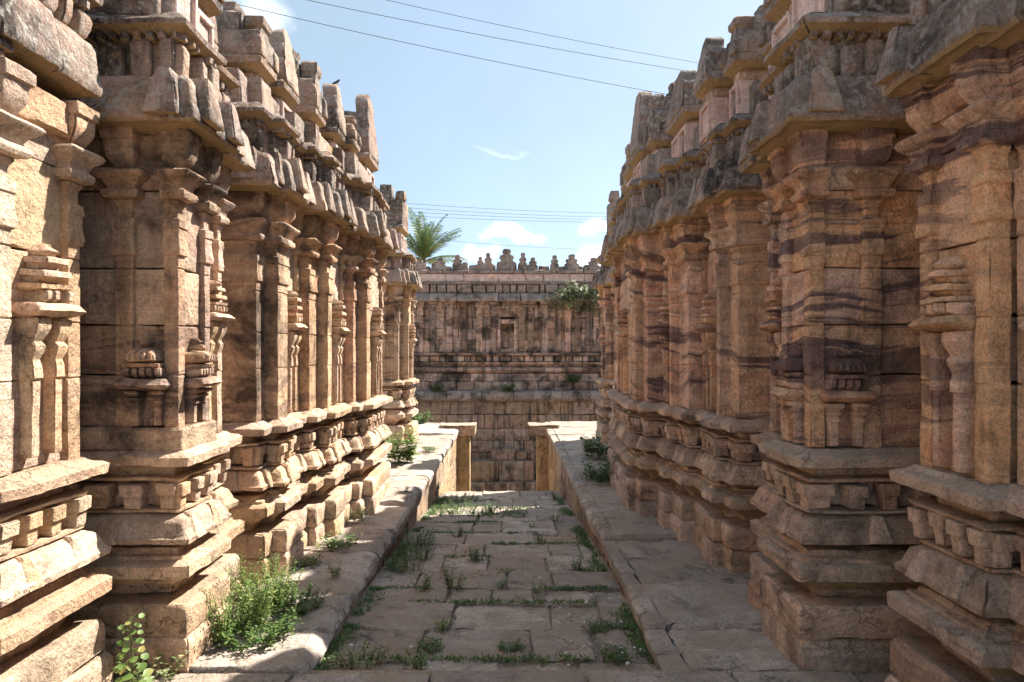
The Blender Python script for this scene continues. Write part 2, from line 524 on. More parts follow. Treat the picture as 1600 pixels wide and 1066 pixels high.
# ------------------------------------------------------------------ temple vocabulary
BASE = [  # name, profile (z, offset from the wall plane), material key, jitter
    ('foundation_stone', [(-.06, .088), (.11, .088), (.145, .070)], 'base'),
    ('plinth_stone', [(.150, .078), (.27, .080), (.300, .066)], 'base'),
    ('plinth_slab', [(.300, -.06), (.345, -.045), (.418, .055), (.424, .086), (.480, .088), (.492, .072), (.500, .040), (.515, .038), (.522, .012), (.545, .004)], 'base'),
    ('roll_moulding', [(.545, -.06), (.568, -.05), (.582, .030), (.588, .074), (.612, .078), (.630, .058), (.655, .050), (.690, .034), (.708, .004), (.716, -.02)], 'base'),
    ('fillet_stone', [(.717, .004), (.722, .012), (.734, .012), (.738, .0)], 'base'),
    ('frieze_stone', [(.739, -.045), (.868, -.045)], 'base'),
    ('fillet_stone', [(.870, .020), (.886, .024), (.890, .012)], 'base'),
    ('neck_stone', [(.891, -.035), (.940, -.030)], 'base'),
    ('ledge_stone', [(.936, .004), (.948, .060), (.952, .084), (.992, .088), (1.004, .072), (1.012, .040), (1.030, .022)], 'base'),
]
SHAFT = [(1.955, 0), (1.963, .013), (1.985, .017), (2.05, .007), (2.088, .009), (2.094, .015), (2.134, .012), (2.141, -.006),
         (2.19, -.007), (2.215, .008), (2.225, .010)]
CAP = [(2.226, .018), (2.234, .040), (2.250, .048), (2.268, .044), (2.277, .028), (2.286, .027), (2.312, .042), (2.334, .070), (2.352, .080), (2.364, .072)]
BRACK = [(2.366, -.004), (2.388, .012), (2.425, .040), (2.45, .052), (2.505, .055), (2.510, .068), (2.560, .070)]
CORN = [(2.548, .0), (2.552, .07), (2.560, .10), (2.562, .115), (2.556, .145), (2.572, .158), (2.605, .156), (2.65, .140), (2.70, .128), (2.75, .118), (2.785, .095), (2.80, .05)]
EAVE = [(3.015, .0), (3.020, .055), (3.034, .080), (3.038, .098), (3.060, .104), (3.078, .084), (3.105, .045), (3.120, .03)]
COURSES = [1.03, 1.385, 1.625, 1.90, 2.275, 2.552]


def bay_offsets(bays, i, wide=2.9):
    y0, y1, w, typ = bays[i][:4]
    wp = bays[i - 1][2] if i > 0 and abs(bays[i - 1][1] - y0) < .02 else wide
    wn = bays[i + 1][2] if i + 1 < len(bays) and abs(bays[i + 1][0] - y1) < .02 else wide
    return wp, wn


def aedicule(T, fr, uc, W, z0, ze, zt, mat, style, sp=0.02, p=0.0):
    """little shrine carved in relief: two pilasters, eave, row of blocks, slab, dome or tiers, finial"""
    h = zt - ze
    hw = W / 2
    p = p + .012
    fr = Frame(fr.o, fr.U, fr.V * 1.75)
    p /= 1.75
    eave = build('aedicule', [loft([(ze, uc - hw * .8, uc + hw * .8, p + .02, -.05), (ze + .012, uc - hw * .96, uc + hw * .96, p + .055, -.05),
                                    (ze + .10 * h, uc - hw * 1.02, uc + hw * 1.02, p + .066, -.05), (ze + .2 * h, uc - hw * .92, uc + hw * .92, p + .05, -.05)],
                                   fr, sp, .006, .005, .012)], mat, T)
    for sx in (-1, 1):
        c = uc + sx * hw * .5
        q = hw * .17
        hh = ze - z0
        rg = [(z0, c - q, c + q, p + .022, -.05)]
        for f, a in ((.56, 0), (.57, .3), (.66, .2), (.70, 0), (.76, .5), (.80, .6), (.83, .2), (.90, .9), (.94, 1.1), (1.0, 1.0)):
            rg.append((z0 + hh * f, c - q * (1 + .8 * a), c + q * (1 + .8 * a), p + .022 + .018 * a, -.05))
        build('pilaster', [loft(rg, fr, sp, .004, .003, .006)], mat, eave)
    zb = ze + .2 * h
    n = 5
    for k in range(n):
        if style == 'tier' and rnd.random() < .12:
            continue
        c = uc - hw * .82 + (k + .5) * hw * 1.64 / n
        q = hw * 1.64 / n * .36
        build('block', [loft([(zb, c - q * .7, c + q * .7, p + .03, -.05), (zb + .06 * h, c - q, c + q, p + .045, -.05), (zb + .17 * h, c - q, c + q, p + .046, -.05)], fr, sp, .004, .003, .008)], mat, eave)
    zs = zb + .16 * h
    build('slab', [loft([(zs, uc - hw * .62, uc + hw * .62, p + .02, -.05), (zs + .03 * h, uc - hw * .74, uc + hw * .74, p + .045, -.05), (zs + .085 * h, uc - hw * .74, uc + hw * .74, p + .047, -.05),
                        (zs + .10 * h, uc - hw * .5, uc + hw * .5, p + .02, -.05)], fr, sp, .004, .004, .008)], mat, eave)
    zd = zs + .10 * h
    if style == 'dome':
        rg = [(zd, uc - hw * .42, uc + hw * .42, p + .025, -.05), (zd + .04 * h, uc - hw * .62, uc + hw * .62, p + .05, -.05), (zd + .12 * h, uc - hw * .63, uc + hw * .63, p + .054, -.05),
              (zd + .20 * h, uc - hw * .52, uc + hw * .52, p + .046, -.05), (zd + .25 * h, uc - hw * .28, uc + hw * .28, p + .03, -.05)]
        d = build('dome', [loft(rg, fr, sp * .7, .006, .004, .008)], mat, eave)
        for k in (-2, -1, 0, 1, 2):     # ribs, widened towards the eave
            c = uc + k * hw * .23
            build('rib', [loft([(zd + .05 * h, c - hw * .07, c + hw * .07, p + .062, 0), (zd + .15 * h, c - hw * .055, c + hw * .055, p + .060, 0), (zd + .22 * h, uc + k * hw * .17 - .008, uc + k * hw * .17 + .008, p + .045, 0)], fr, sp, .003, .002, .004)], mat, eave)
        zf, q = zd + .25 * h, hw * .17
        build('finial', [loft([(zf, uc - q * .5, uc + q * .5, p + .02, -.03), (zf + .05 * h, uc - q, uc + q, p + .035, -.03), (zf + .10 * h, uc - q * .9, uc + q * .9, p + .034, -.03), (zf + .12 * h, uc - q * .5, uc + q * .5, p + .02, -.03),
                              (zf + .16 * h, uc - q * .7, uc + q * .7, p + .028, -.03), (zf + .22 * h, uc - q * .3, uc + q * .3, p + .015, -.03)], fr, sp * .7, .003, .002, .004)], mat, eave)
    else:
        zz, ww = zd, .66
        for k in range(2):
            build('tier', [loft([(zz, uc - hw * ww * .75, uc + hw * ww * .75, p + .022, -.05), (zz + .07 * h, uc - hw * ww * .8, uc + hw * ww * .8, p + .03, -.05), (zz + .09 * h, uc - hw * ww, uc + hw * ww, p + .048, -.05),
                                (zz + .17 * h, uc - hw * ww, uc + hw * ww, p + .046, -.05)], fr, sp, .005, .005, .014)], mat, eave)
            zz += .18 * h
            ww -= .14
        q = hw * .2
        build('finial', [loft([(zz, uc - q, uc + q, p + .03, -.04), (zz + .07 * h, uc - q * 1.15, uc + q * 1.15, p + .042, -.04), (zz + .13 * h, uc - q * .6, uc + q * .6, p + .028, -.04), (zz + .17 * h, uc - q * .3, uc + q * .3, p + .015, -.04)], fr, sp * .7, .004, .004, .006)], mat, eave)
    return eave


def pilaster(T, fr, u0, u1, vb, zb, mat, sp, k=1.0, joints=(1.385, 1.625, 1.90)):
    rg = [(zb, u0, u1, 0, vb)]
    for z in joints:
        rg += [(z - .009, u0, u1, 0, vb), (z - .004, u0 + .002, u1 - .002, -.008, vb), (z + .002, u0, u1, .001, vb)]
    rg += [(z, u0 - o * k, u1 + o * k, o * k, vb) for z, o in SHAFT]
    sh = build('pilaster', [loft(rg, fr, sp, .004, .0035, .008)], mat, T)
    build('capital', [loft([(z, u0 - o * k, u1 + o * k, o * k, vb) for z, o in CAP], fr, sp, .005, .004, .012)], mat, sh)
    build('bracket', [loft([(z, u0 - o * .55 * k, u1 + o * .55 * k, o * k, vb) for z, o in BRACK], fr, sp, .008, .006, .02)], mat, sh)
    return sh


def face_row(T, name, fr, ua, ub, prof, pitch, frac, mat, sp, vb=-.08, jit=.15, top=.0):
    """row of upright blocks along a face"""
    L = ub - ua
    n = max(1, int(round(L / pitch)))
    row = []
    for k in range(n):
        if n > 1 and rnd.random() < .07:
            continue
        c = ua + (k + .5) * L / n + rnd.uniform(-1, 1) * jit * .12 * L / n
        q = L / n * frac * .5 * rnd.uniform(1 - jit, 1 + jit)
        dz = rnd.uniform(-top, top * .3)
        dv = rnd.uniform(-.012, .006)
        m = len(prof)
        rg = [(z + (dz if i >= m - 2 else 0), c - q * a, c + q * a, o + dv, vb) for i, (z, o, a) in enumerate(prof)]
        g_ = loft(rg, fr, sp, .007, .005, .016)
        if pitch < .08:
            row.append(g_)
        else:
            build(name, [g_], mat, T)
    if row:      # a few pixels each: one joined row
        build(name + '_row', row, mat, T)['kind'] = 'stuff'


def boss(T, name, fr, uc, w0, w1, z0, z1, v0, v1, mat, sp, vb=-.06):
    build(name, [loft([(z0, uc - w0, uc + w0, v0, vb), (z0 + (z1 - z0) * .75, uc - w1, uc + w1, v1, vb), (z1, uc - w1 * .6, uc + w1 * .6, v1 - .01, vb)], fr, sp, .01, .006, .015)], mat, T)


def parapet(T, s, y0, y1, w, style, zt, mats, sp, zl=3.46):
    """one miniature shrine of the parapet: panel block, neck, slab, merlon"""
    fr = Frame((s * w, 0), (0, 1), (-s, 0))
    ff = Frame((s * w, y0), (s, 0), (0, -1))
    dp = -.55
    c0, c1 = y0 + .03, y1 - .0
    body = build('parapet_shrine', [loft([(3.122, c0, c1, -.03, dp), (3.405, c0, c1, -.03, dp)], fr, sp, .008, .004, .012)], mats['pink'], T)
    zs = [3.135, 3.165, 3.365, 3.395]
    L = c1 - c0
    nf = 2 if L > .3 else 1
    for k in range(nf):
        a, b = c0 + k * L / nf + .008, c0 + (k + 1) * L / nf - .008
        build('panel_frame', [loft([(zs[0], a, b, -.008, -.05), (zs[1], a, b, -.008, -.05)], fr, sp, .004, .002, .006), loft([(zs[2], a, b, -.008, -.05), (zs[3], a, b, -.008, -.05)], fr, sp, .004, .002, .006),
                              loft([(zs[1], a, a + .028, -.009, -.05), (zs[2], a, a + .028, -.009, -.05)], fr, sp, .004, .002, .005), loft([(zs[1], b - .028, b, -.009, -.05), (zs[2], b - .028, b, -.009, -.05)], fr, sp, .004, .002, .005)], mats['pink'], body)
    m = mats['crust']
    build('neck', [loft([(3.405, c0 + .03, c1 - .03, -.07, dp + .03), (zl - .02, c0 + .02, c1 - .02, -.06, dp)], fr, sp, .008, .005, .012)], mats['base'], body)
    build('lip_slab', [loft([(zl - .02, y0, y1, -.04, dp), (zl, y0 - .03, y1 + .01, .0, dp), (zl + .012, y0 - .055, y1 + .02, .03, dp), (zl + .05, y0 - .06, y1 + .02, .034, dp), (zl + .075, y0 - .035, y1 + .01, .015, dp)], fr, sp, .008, .006, .02)], m, body)
    L = y1 - y0
    nd = max(3, int(L / .06))
    row = []
    for k in range(nd):
        c = c0 + .03 + (k + .5) * (c1 - c0 - .06) / nd
        row.append(loft([(3.408, c - .014, c + .014, -.035, -.09), (zl - .022, c - .014, c + .014, -.03, -.09)], fr, sp * 1.5, .004, .003, .006))
    build('dentil_row', row, mats['base'], body)['kind'] = 'stuff'
    zb = zl + .07
    H = zt - zb
    if style == 'dome':
        a, b = y0, y1
        mrl = build('merlon', [loft([(zb, a - .04, b + .01, .02, dp), (zb + .40 * H, a - .035, b, .014, dp + .03), (zb + .46 * H, a - .01, b - .02, -.01, dp + .06)], fr, sp, .012, .010, .04),
                               loft([(zb + .42 * H, a + .0, b - .03, -.13, dp + .05), (zb + .70 * H, a - .01, b - .03, -.12, dp + .06), (zb + .78 * H, a + .02, b - .05, -.15, dp + .10)], fr, sp, .014, .012, .04),
                               loft([(zb + .76 * H, a + .03, b - .06, -.18, dp + .16), (zb + .93 * H, a + .02, b - .05, -.17, dp + .16), (zb + H, a + .06, b - .09, -.21, dp + .2)], fr, sp, .014, .012, .035)], m, body)
        q = .5 * (a + b)
        hw = min(.085, (b - a) * .32)
        build('gable_knob', [loft([(zb + .42 * H, q - hw, q + hw, .0, -.13), (zb + .56 * H, q - hw * .8, q + hw * .8, -.005, -.12), (zb + .60 * H, q - hw, q + hw, .012, -.12), (zb + .72 * H, q - hw * 1.1, q + hw * 1.1, .014, -.12), (zb + .78 * H, q - hw * .6, q + hw * .6, -.02, -.11)], fr, sp * .8, .010, .008, .02)], m, mrl)
        for c0_, c1_ in ((a - .05, a + .04), (b - .05, b + .03)):
            build('corner_block', [loft([(zb, c0_, c1_, .045, -.05), (zb + .26 * H, c0_, c1_, .04, -.05), (zb + .34 * H, c0_ + .015, c1_ - .015, .02, -.04)], fr, sp * .8, .010, .007, .02)], m, mrl)
    elif style == 'crown':
        build('merlon', [loft([(zb, y0 - .04, y1 + .01, .02, dp), (zb + .66 * H, y0 - .05, y1 + .01, .025, dp)], fr, sp, .012, .008, .03)], m, body)
        for k, (a, b, t) in enumerate(((-.06, .10, .84), (.15, .36, 1.0), (.42, .56, .86))):
            build('crown_block', [loft([(zb + .64 * H, -a - (b - a), -a, .05, -.22), (zb + t * H, -a - (b - a) * .9, -a - .01, .04, -.2)], Frame((s * w, y0), (-s, 0), (0, -1)), sp, .012, .008, .03)], m, body)
    else:
        L = y1 - y0
        yc = .5 * (y0 + y1)
        hw = .5 * L + .02
        pr = [(0, 1.0), (.30, 1.0), (.36, .92), (.42, .80), (.48, .86), (.56, .84), (.66, .70), (.72, .60), (.77, .62), (.86, .58), (.94, .42), (1.0, .18)]
        build('merlon', [loft([(zb + f * H, yc - hw * a, yc + hw * a, .035 - .05 * f, -.10 - .04 * f) for f, a in pr], fr, sp * .8, .012, .008, .03)], m, body)
        build('shoulder', [loft([(zb, y0 - .02, y1, -.06, dp + .05), (zb + .42 * H, y0 - .03, y1 - .01, -.07, dp + .05), (zb + .47 * H, y0 + .02, y1 - .04, -.1, dp + .1)], fr, sp, .014, .010, .04),
                           loft([(zb + .44 * H, y0 + .02, y1 - .03, -.10, dp + .22), (zb + .62 * H, y0 + .02, y1 - .04, -.11, dp + .24), (zb + .68 * H, y0 + .05, y1 - .07, -.13, dp + .28)], fr, sp, .014, .010, .035)], m, body)
    return body


def temple(name, label, cat, s, bays, segs, mats, y_front, extra=None, top_skip=()):
    T = empty(name, (s * 2.6, y_front, 0), label, cat, 'facing shrines of the alley' if cat == 'temple' else 'small towers at the alley end')
    for i, bay in enumerate(bays):
        y0, y1, w, typ = bay[:4]
        opt = bay[4] if len(bay) > 4 else {}
        wp, wn = bay_offsets(bays, i)
        e0, e1 = wp > w + .005, wn > w + .005
        D = max(2.6, (y0 + y1) / 2)
        sp = max(.017, .0062 * D)
        fr = Frame((s * w, 0), (0, 1), (-s, 0))
        ffd = min(wp - w, 0.62) if e0 else 0      # visible depth of the face that looks at the alley mouth
        ff = Frame((s * w, y0), (s, 0), (0, -1))
        back = -max(.28, (min(wp, w + .9) - w + .14) if e0 else 0, (min(wn, w + .9) - w + .14) if e1 else 0)
        wall, base = mats.get(opt.get('wall', 'wall')), mats['base']
        # ---- base courses
        if typ != 'none':
            for name_c, prof, key in BASE:
                parts = [(y0, y1, e0, e1)]
                L = y1 - y0
                if L > .55:
                    n = max(2, int(round(L / .42)))
                    cs = [y0] + sorted(y0 + L * (k + rnd.uniform(-.18, .18)) / n for k in range(1, n)) + [y1]
                    parts = [(cs[k], cs[k + 1], e0 and k == 0, e1 and k == n - 1) for k in range(n)]
                for (a, b, f0, f1) in parts:
                    dv = rnd.uniform(-.012, .012)
                    dz = rnd.uniform(-.004, .004)
                    g0 = .0 if f0 else (.003 if a != y0 else -.02)
                    g1 = .0 if f1 else (.003 if b != y1 else -.02)
                    rg = []
                    for z, o in prof:
                        o2 = o + dv
                        rg.append((z + dz, a + g0 - (o2 if f0 else 0), b - g1 + (o2 if f1 else 0), o2, back))
                    big = rnd.random() < .16
                    build(name_c, [loft(rg, fr, sp, .009, .0055, .06 if big else .020)], mats[key], T)
                if name_c == 'frieze_stone':
                    pf = [(.740, .022, .72), (.805, .026, .8), (.811, .040, 1.0), (.866, .044, 1.0)]
                    if L > .06:
                        face_row(T, 'frieze_block', fr, y0 - (.045 if e0 else -.02), y1 + (.045 if e1 else -.02), pf, .135, .62, base, sp, vb=-.07, top=.01)
                    if ffd > .07:
                        face_row(T, 'frieze_block', ff, -.03, ffd, pf, .15, .62, base, sp, vb=-.07, top=.01)
                if name_c == 'roll_moulding':
                    if L > .12:
                        for c in ([y0 + L * .5] if L < .35 else [y0 + L * .2, y0 + L * .78]):
                            boss(T, 'moulding_boss', fr, c, .05, .028, .592, .712, .092, .050, base, sp)
                    if ffd > .2:
                        boss(T, 'moulding_boss', ff, ffd * .5, .06, .03, .592, .712, .092, .05, base, sp)
        zb = opt.get('zb', 1.03)
        if zb > 1.04:
            rg = [(1.02, y0 - (.03 if e0 else 0), y1 + (.03 if e1 else 0), .03, back), (zb - .012, y0 - (.028 if e0 else 0), y1 + (.028 if e1 else 0), .028, back), (zb, y0 - .02 * e0, y1 + .02 * e1, .02, back)]
            build('wall_footing', [loft(rg, fr, sp, .01, .006, .02)], wall, T)
        # ---- wall
        ins = -.026 if typ in ('pier', 'niche') else 0.0
        if typ == 'pil':
            pilaster(T, fr, y0, y1 + (0 if e1 else .03), back, zb, wall, sp, k=.95)
        else:
            L = y1 - y0
            for k in range(len(COURSES) - 1):
                za, zc = max(COURSES[k], zb), COURSES[k + 1]
                if zc - za < .05:
                    continue
                n = 1 if L < .5 else max(1, int(L / .45))
                off0 = rnd.uniform(.3, .7)
                cs = [y0] + [y0 + L * (j + off0 - .5 + (.5 if n == 1 else 0)) / n for j in range(1, n)] + [y1]
                for j in range(n):
                    f0, f1 = e0 and j == 0, e1 and j == n - 1
                    rg = [(za + .004, cs[j] + (-ins if f0 else (.004 if j else -.02)), cs[j + 1] - (-ins if f1 else (.004 if j < n - 1 else -.02)), ins + rnd.uniform(-.003, .003), back)]
                    rg.append((zc - .004, rg[0][1], rg[0][2], rg[0][3], back))
                    build('wall_stone', [loft(rg, fr, sp * 1.2, .006, .004, .014, spv=sp * 2)], wall, T)
        if typ == 'pier':
            pw = opt.get('pw', .068)
            pilaster(T, fr, y0, y0 + pw, -pw if e0 else -.1, zb, wall, sp, k=1.0)
            pilaster(T, fr, y1 - pw, y1, -.1, zb, wall, sp, k=.9)
            if ffd > .25:
                fd = opt.get('fd', ffd)
                pilaster(T, ff, fd - .085, fd, -.1, zb, wall, sp)
                if opt.get('front_aed'):
                    st, W, z0, ze, zt = opt['front_aed']
                    aedicule(T, ff, .068 + (fd - .153) * .5, W, z0, ze, zt, wall, st, sp=sp * .8, p=ins)
                if fd < ffd - .1:
                    pass
            build('lintel_band', [loft([(2.40, y0 + .02, y1 - .02, .022, back), (2.54, y0 + .02, y1 - .02, .024, back)], fr, sp * 1.3, .01, .006, .02)], wall, T)
            if opt.get('aed'):
                st, W, z0, ze, zt = opt['aed']
                aedicule(T, fr, .5 * (y0 + y1), W, z0, ze, zt, wall, st, sp=sp * .8, p=ins)
        if typ == 'niche':
            pw = min(.055, (y1 - y0) * .2)
            pilaster(T, fr, y0 + .02, y0 + .02 + pw * .8, -.08, zb, wall, sp, k=.65)
            pilaster(T, fr, y1 - pw - .01, y1 - .01, -.08, zb, wall, sp, k=.75)
            st, W, z0, ze, zt = opt.get('aed', ('tier', min(.30, (y1 - y0) * .7), 1.05, 1.64, 1.95))
            aedicule(T, fr, .5 * (y0 + y1), W, z0, ze, zt, wall, st, sp=sp * .8, p=ins)
        # ---- cornice and the row of blocks above it
        ck, cz = opt.get('cornice', (1.0, 0.0))
        cr = mats['crust']
        parts = [(y0, y1, e0, e1)]
        if y1 - y0 > .34:
            n = int(round((y1 - y0) / (.45 if y1 < 2 else .24)))
            parts = [(y0 + (y1 - y0) * k / n, y0 + (y1 - y0) * (k + 1) / n, e0 and k == 0, e1 and k == n - 1) for k in range(n)]
        for (a, b, f0, f1) in parts:
            dv = rnd.uniform(-.02, .014)
            czj = rnd.uniform(-.006, .006)
            rg = [(z + cz + czj, a - (o * ck + dv if f0 else -.002), b + (o * ck * .35 if f1 else -.002), o * ck + dv, back) for z, o in CORN]
            build('cornice_stone', [loft(rg, fr, sp, .010, .008, .03)], cr, T)
        L = y1 - y0
        if L > .1 and rnd.random() < .6:
            boss(T, 'gable_boss', fr, y0 + .02 if e0 else y0 + L * .4, .085, .05, 2.59 + cz, 2.81 + cz, .172 * ck + .015, .135 * ck + .02, cr, sp)
        if L > .3 and rnd.random() < .7:
            boss(T, 'gable_boss', fr, y1 - .06, .075, .045, 2.59 + cz, 2.80 + cz, .172 * ck + .015, .135 * ck + .02, cr, sp)
        if ffd > .2:
            boss(T, 'gable_boss', ff, .0, .085, .05, 2.59 + cz, 2.81 + cz, .172 * ck + .015, .135 * ck + .02, cr, sp)
            boss(T, 'gable_boss', ff, ffd * .7, .08, .05, 2.59 + cz, 2.80 + cz, .172 * ck + .015, .135 * ck + .02, cr, sp)
        build('frieze_backing', [loft([(2.795 + cz, y0 + .01, y1 - .01, -.03, back), (3.02, y0 + .01, y1 - .01, -.03, back)], fr, sp * 1.4, .008, .008, .02)], cr, T)
        pf = [(2.80 + cz, .02, .8), (2.84 + cz, .035, 1.0), (2.97, .04, 1.0), (3.00, .03, .85)]
        if L > .06:
            face_row(T, 'cornice_block', fr, y0 - (.03 if e0 else 0), y1 + (.03 if e1 else 0), pf, .115, .72, cr, sp, vb=-.08, jit=.34, top=.06)
        if ffd > .12:
            face_row(T, 'cornice_block', ff, -.02, ffd, pf, .125, .70, cr, sp, vb=-.08, jit=.28, top=.05)
        if i not in top_skip:
            for (a, b, f0, f1) in parts:
                dv = rnd.uniform(-.03, .012)
                dzj = rnd.uniform(-.010, .010)
                rg = [(z + dzj, a - (o + dv if f0 else -.003), b + (o * .5 if f1 else -.003), (o + dv) * .85, back) for z, o in EAVE]
                build('eave_slab', [loft(rg, fr, sp, .008, .008, .045)], cr, T)
            pf2 = [(2.985, .03, .8), (2.99, .045, 1.0), (3.025, .05, 1.0)]
            face_row(T, 'dentil', fr, y0 - (.03 if e0 else 0), y1, pf2, .062, .55, cr, sp * 1.5, vb=-.03, jit=.2)
            if ffd > .12:
                face_row(T, 'dentil', ff, -.03, min(ffd, .45), pf2, .062, .55, cr, sp * 1.5, vb=-.03, jit=.2)
            build('roof_stone', [loft([(3.12, y0, y1, -.10, back), (3.36, y0, y1, -.11, back)], fr, sp * 2, .01, .008, .03)], cr, T)
    for sg in segs:
        y0, y1, w, style, zt = sg[:5]
        parapet(T, s, y0, y1, w, style, zt, mats, max(.022, .0065 * y0), *(sg[5:]))
    return T


def solid(T, name, x0, x1, y0, y1, z0, z1, mat, sp=.5):
    fr = Frame((x0, 0), (0, 1), (-1, 0))
    return build(name, [loft([(z0, y0, y1, 0, -(x1 - x0)), (z1, y0, y1, 0, -(x1 - x0))], fr, sp, .01, .01, .0)], mat, T)


# ------------------------------------------------------------------ ground, passage, platforms
XL, XR = -0.96, 0.75        # platform edges
Y0, Y1 = 3.2, 14.3


def fz(y):
    ks = [(3.2, -.07), (5.25, -.2), (7.45, -.36), (10.7, -.72), (14.6, -2.3)]
    if y <= ks[0][0]:
        return -.03
    for (a, za), (b, zb_) in zip(ks, ks[1:]):
        if y <= b:
            return za + (zb_ - za) * (y - a) / (b - a)
    return ks[-1][1]


def grid_sheet(name, quads, mat, kind='structure', sub=None):
    V, F = [], []
    for q in quads:
        n = len(V)
        V += q
        F.append((n, n + 1, n + 2, n + 3))
    o = build(name, (np.array(V, float), np.array(F)), mat, None, smooth=False)
    tag(o, kind=kind)
    return o


BIG = 400
HX0, HX1, HY1 = -7.0, 7.0, 23.0
quads = []


def rect(x0, x1, y0, y1, z):
    quads.append([(x0, y0, z), (x1, y0, z), (x1, y1, z), (x0, y1, z)])


gz = -.045
rect(-BIG, XL - .12, -BIG, 14.25, gz); rect(XR + .12, BIG, -BIG, 14.25, gz); rect(XL - .12, XR + .12, -BIG, Y0 + .1, gz)
rect(-BIG, HX0, 14.25, HY1, gz); rect(HX1, BIG, 14.25, HY1, gz); rect(-BIG, BIG, HY1, BIG, gz)
# passage bed below the paving, following its fall, then the tank floor
ys = [Y0 + .1, 5.25, 7.45, 10.7, 14.6]
for a, b in zip(ys, ys[1:]):
    za, zb_ = fz(a + .001) - .026, fz(b) - .026
    quads.append([(XL - .12, a, za), (XR + .12, a, za), (XR + .12, b, zb_), (XL - .12, b, zb_)])
rect(HX0, HX1, 14.25, HY1, -3.5)
ground = grid_sheet('ground', quads, M['soil'])

# landing in front of the steps
land = bpy.data.objects.new('landing_pavement', None)
scn.collection.objects.link(land)
tag(land, kind='structure')
fU = Frame((0, 0), (1, 0), (0, -1))
y = 1.2
while y < 3.19:
    dy = min(rnd.uniform(.38, .5), 3.2 - y)
    if 3.2 - y - dy < .25:
        dy = 3.2 - y
    x = -1.75
    while x < 1.7:
        dx = rnd.uniform(.45, .85)
        z = rnd.uniform(-.012, .006)
        build('paving_stone', [loft([(-.12, x, x + dx - .012, -y, -(y + dy - .012)), (z, x, x + dx - .012, -y, -(y + dy - .012))], Frame((0, 0), (1, 0), (0, -1)), .035, .012, .006, .02)], M['pave'], land)
        x += dx
    y += dy

# sunken passage paved with rows of stones, falling towards the tank
pas = bpy.data.objects.new('passage_floor', None)
scn.collection.objects.link(pas)
tag(pas, kind='structure')
rows = [(3.215, 3.50, 0), (3.50, 3.98, 0), (3.98, 4.45, 0), (4.45, 4.78, 0), (4.78, 5.24, 0.0), (5.24, 5.72, 1), (5.72, 6.24, 0), (6.24, 6.75, 0), (6.75, 7.36, 0), (7.36, 7.95, 1), (7.95, 8.6, 0), (8.6, 9.3, 0), (9.3, 10.0, 1), (10.0, 10.75, 0),
        (10.75, 11.2, 1), (11.2, 11.7, 1), (11.7, 12.2, 1), (12.2, 12.7, 1), (12.7, 13.2, 1), (13.2, 13.7, 1), (13.7, 14.4, 1)]
for (a, b, step) in rows:
    zc = fz(.5 * (a + b))
    x = XL - .05
    sl = -.055 if a < 7 else -.085
    if a > 10.7:
        sl = 0
    while x < XR + .08:
        dx = rnd.choice((.28, .36, .45, .55, .62)) * rnd.uniform(.9, 1.1)
        if XR + .1 - x - dx < .2:
            dx = XR + .1 - x
        if rnd.random() < .05 and a < 10:
            x += dx
            continue
        z = zc + rnd.uniform(-.014, .010)
        gp = rnd.uniform(.004, .016)
        sp = max(.034, .008 * a)
        build('paving_stone', [loft([(zc - .13, x, x + dx - gp, -a, -(b - gp)), (z, x, x + dx - gp, -a, -(b - gp))], Frame((0, 0), (1, 0), (0, -1)), sp, .014, .011, .05, slope=(sl + rnd.uniform(-.01, .01), .5 * (a + b)))], M['pave'], pas)
        x += dx


def platform(side):
    p = bpy.data.objects.new('stone_platform', None)
    p.location = (side * 1.4, 8, 0)
    scn.collection.objects.link(p)
    tag(p, kind='structure')
    xe = XL if side < 0 else XR
    fr = Frame((xe, 0), (0, 1), (-side, 0))      # v points into the passage
    y = Y0 + .02
    while y < Y1:
        dy = rnd.uniform(.5, .95) * (1 if y < 9 else 1.15)
        if Y1 - y - dy < .4:
            dy = Y1 - y
        sp = max(.034, .0075 * y)
        z = rnd.uniform(-.022, .016)
        g = rnd.uniform(.006, .018)
        dep = -1.25
        v0 = rnd.uniform(-.012, .012)
        if side > 0:
            # kerb strip, then a fine carved line, then the slab
            k = 0
            yy = y
            while yy < y + dy - .02:
                d2 = min(rnd.uniform(.18, .34), y + dy - yy)
                build('edge_stone', [loft([(-.16, yy, yy + d2 - .006, v0 - .03, -.105), (-.07, yy, yy + d2 - .006, v0, -.105), (-.02, yy, yy + d2 - .006, v0 + .004, -.105), (z - .004, yy, yy + d2 - .006, v0 - .02, -.105)], fr, sp, .02, .007, .03)], M['pave'], p)
                yy += d2
            build('paving_slab', [loft([(-.12, y, y + dy - g, -.113, dep), (z, y, y + dy - g, -.113, dep)], fr, sp * 1.1, .016, .014, .05, slope=(rnd.uniform(-.02, .02), y + dy / 2))], M['pave'], p)
        else:
            build('paving_slab', [loft([(-.17, y, y + dy - g, v0 - .05, dep), (-.14, y, y + dy - g, v0 - .01, dep), (-.05, y, y + dy - g, v0 + .01, dep), (-.015, y, y + dy - g, v0 - .012, dep), (z, y, y + dy - g, v0 - .055, dep)], fr, sp, .022, .015, .055, slope=(rnd.uniform(-.02, .02), y + dy / 2))], M['pave'], p)
        y += dy
    # retaining face below the lip
    y = Y0 + .05
    while y < Y1 + .1:
        dy = rnd.uniform(.5, .9)
        if Y1 + .1 - y - dy < .3:
            dy = Y1 + .1 - y
        zt, z = -.165, fz(y + dy) - .15
        while zt > z:
            h = min(rnd.uniform(.3, .5), zt - z + .02)
            build('face_stone', [loft([(zt - h + .004, y, y + dy - .005, -.035 + rnd.uniform(-.008, .008), -.4), (zt, y, y + dy - .005, -.035, -.4)], fr, max(.05, .009 * y), .01, .007, .02)], M['tank'] if y < 9.5 else M['gold'], p)
            zt -= h
        y += dy
    return p


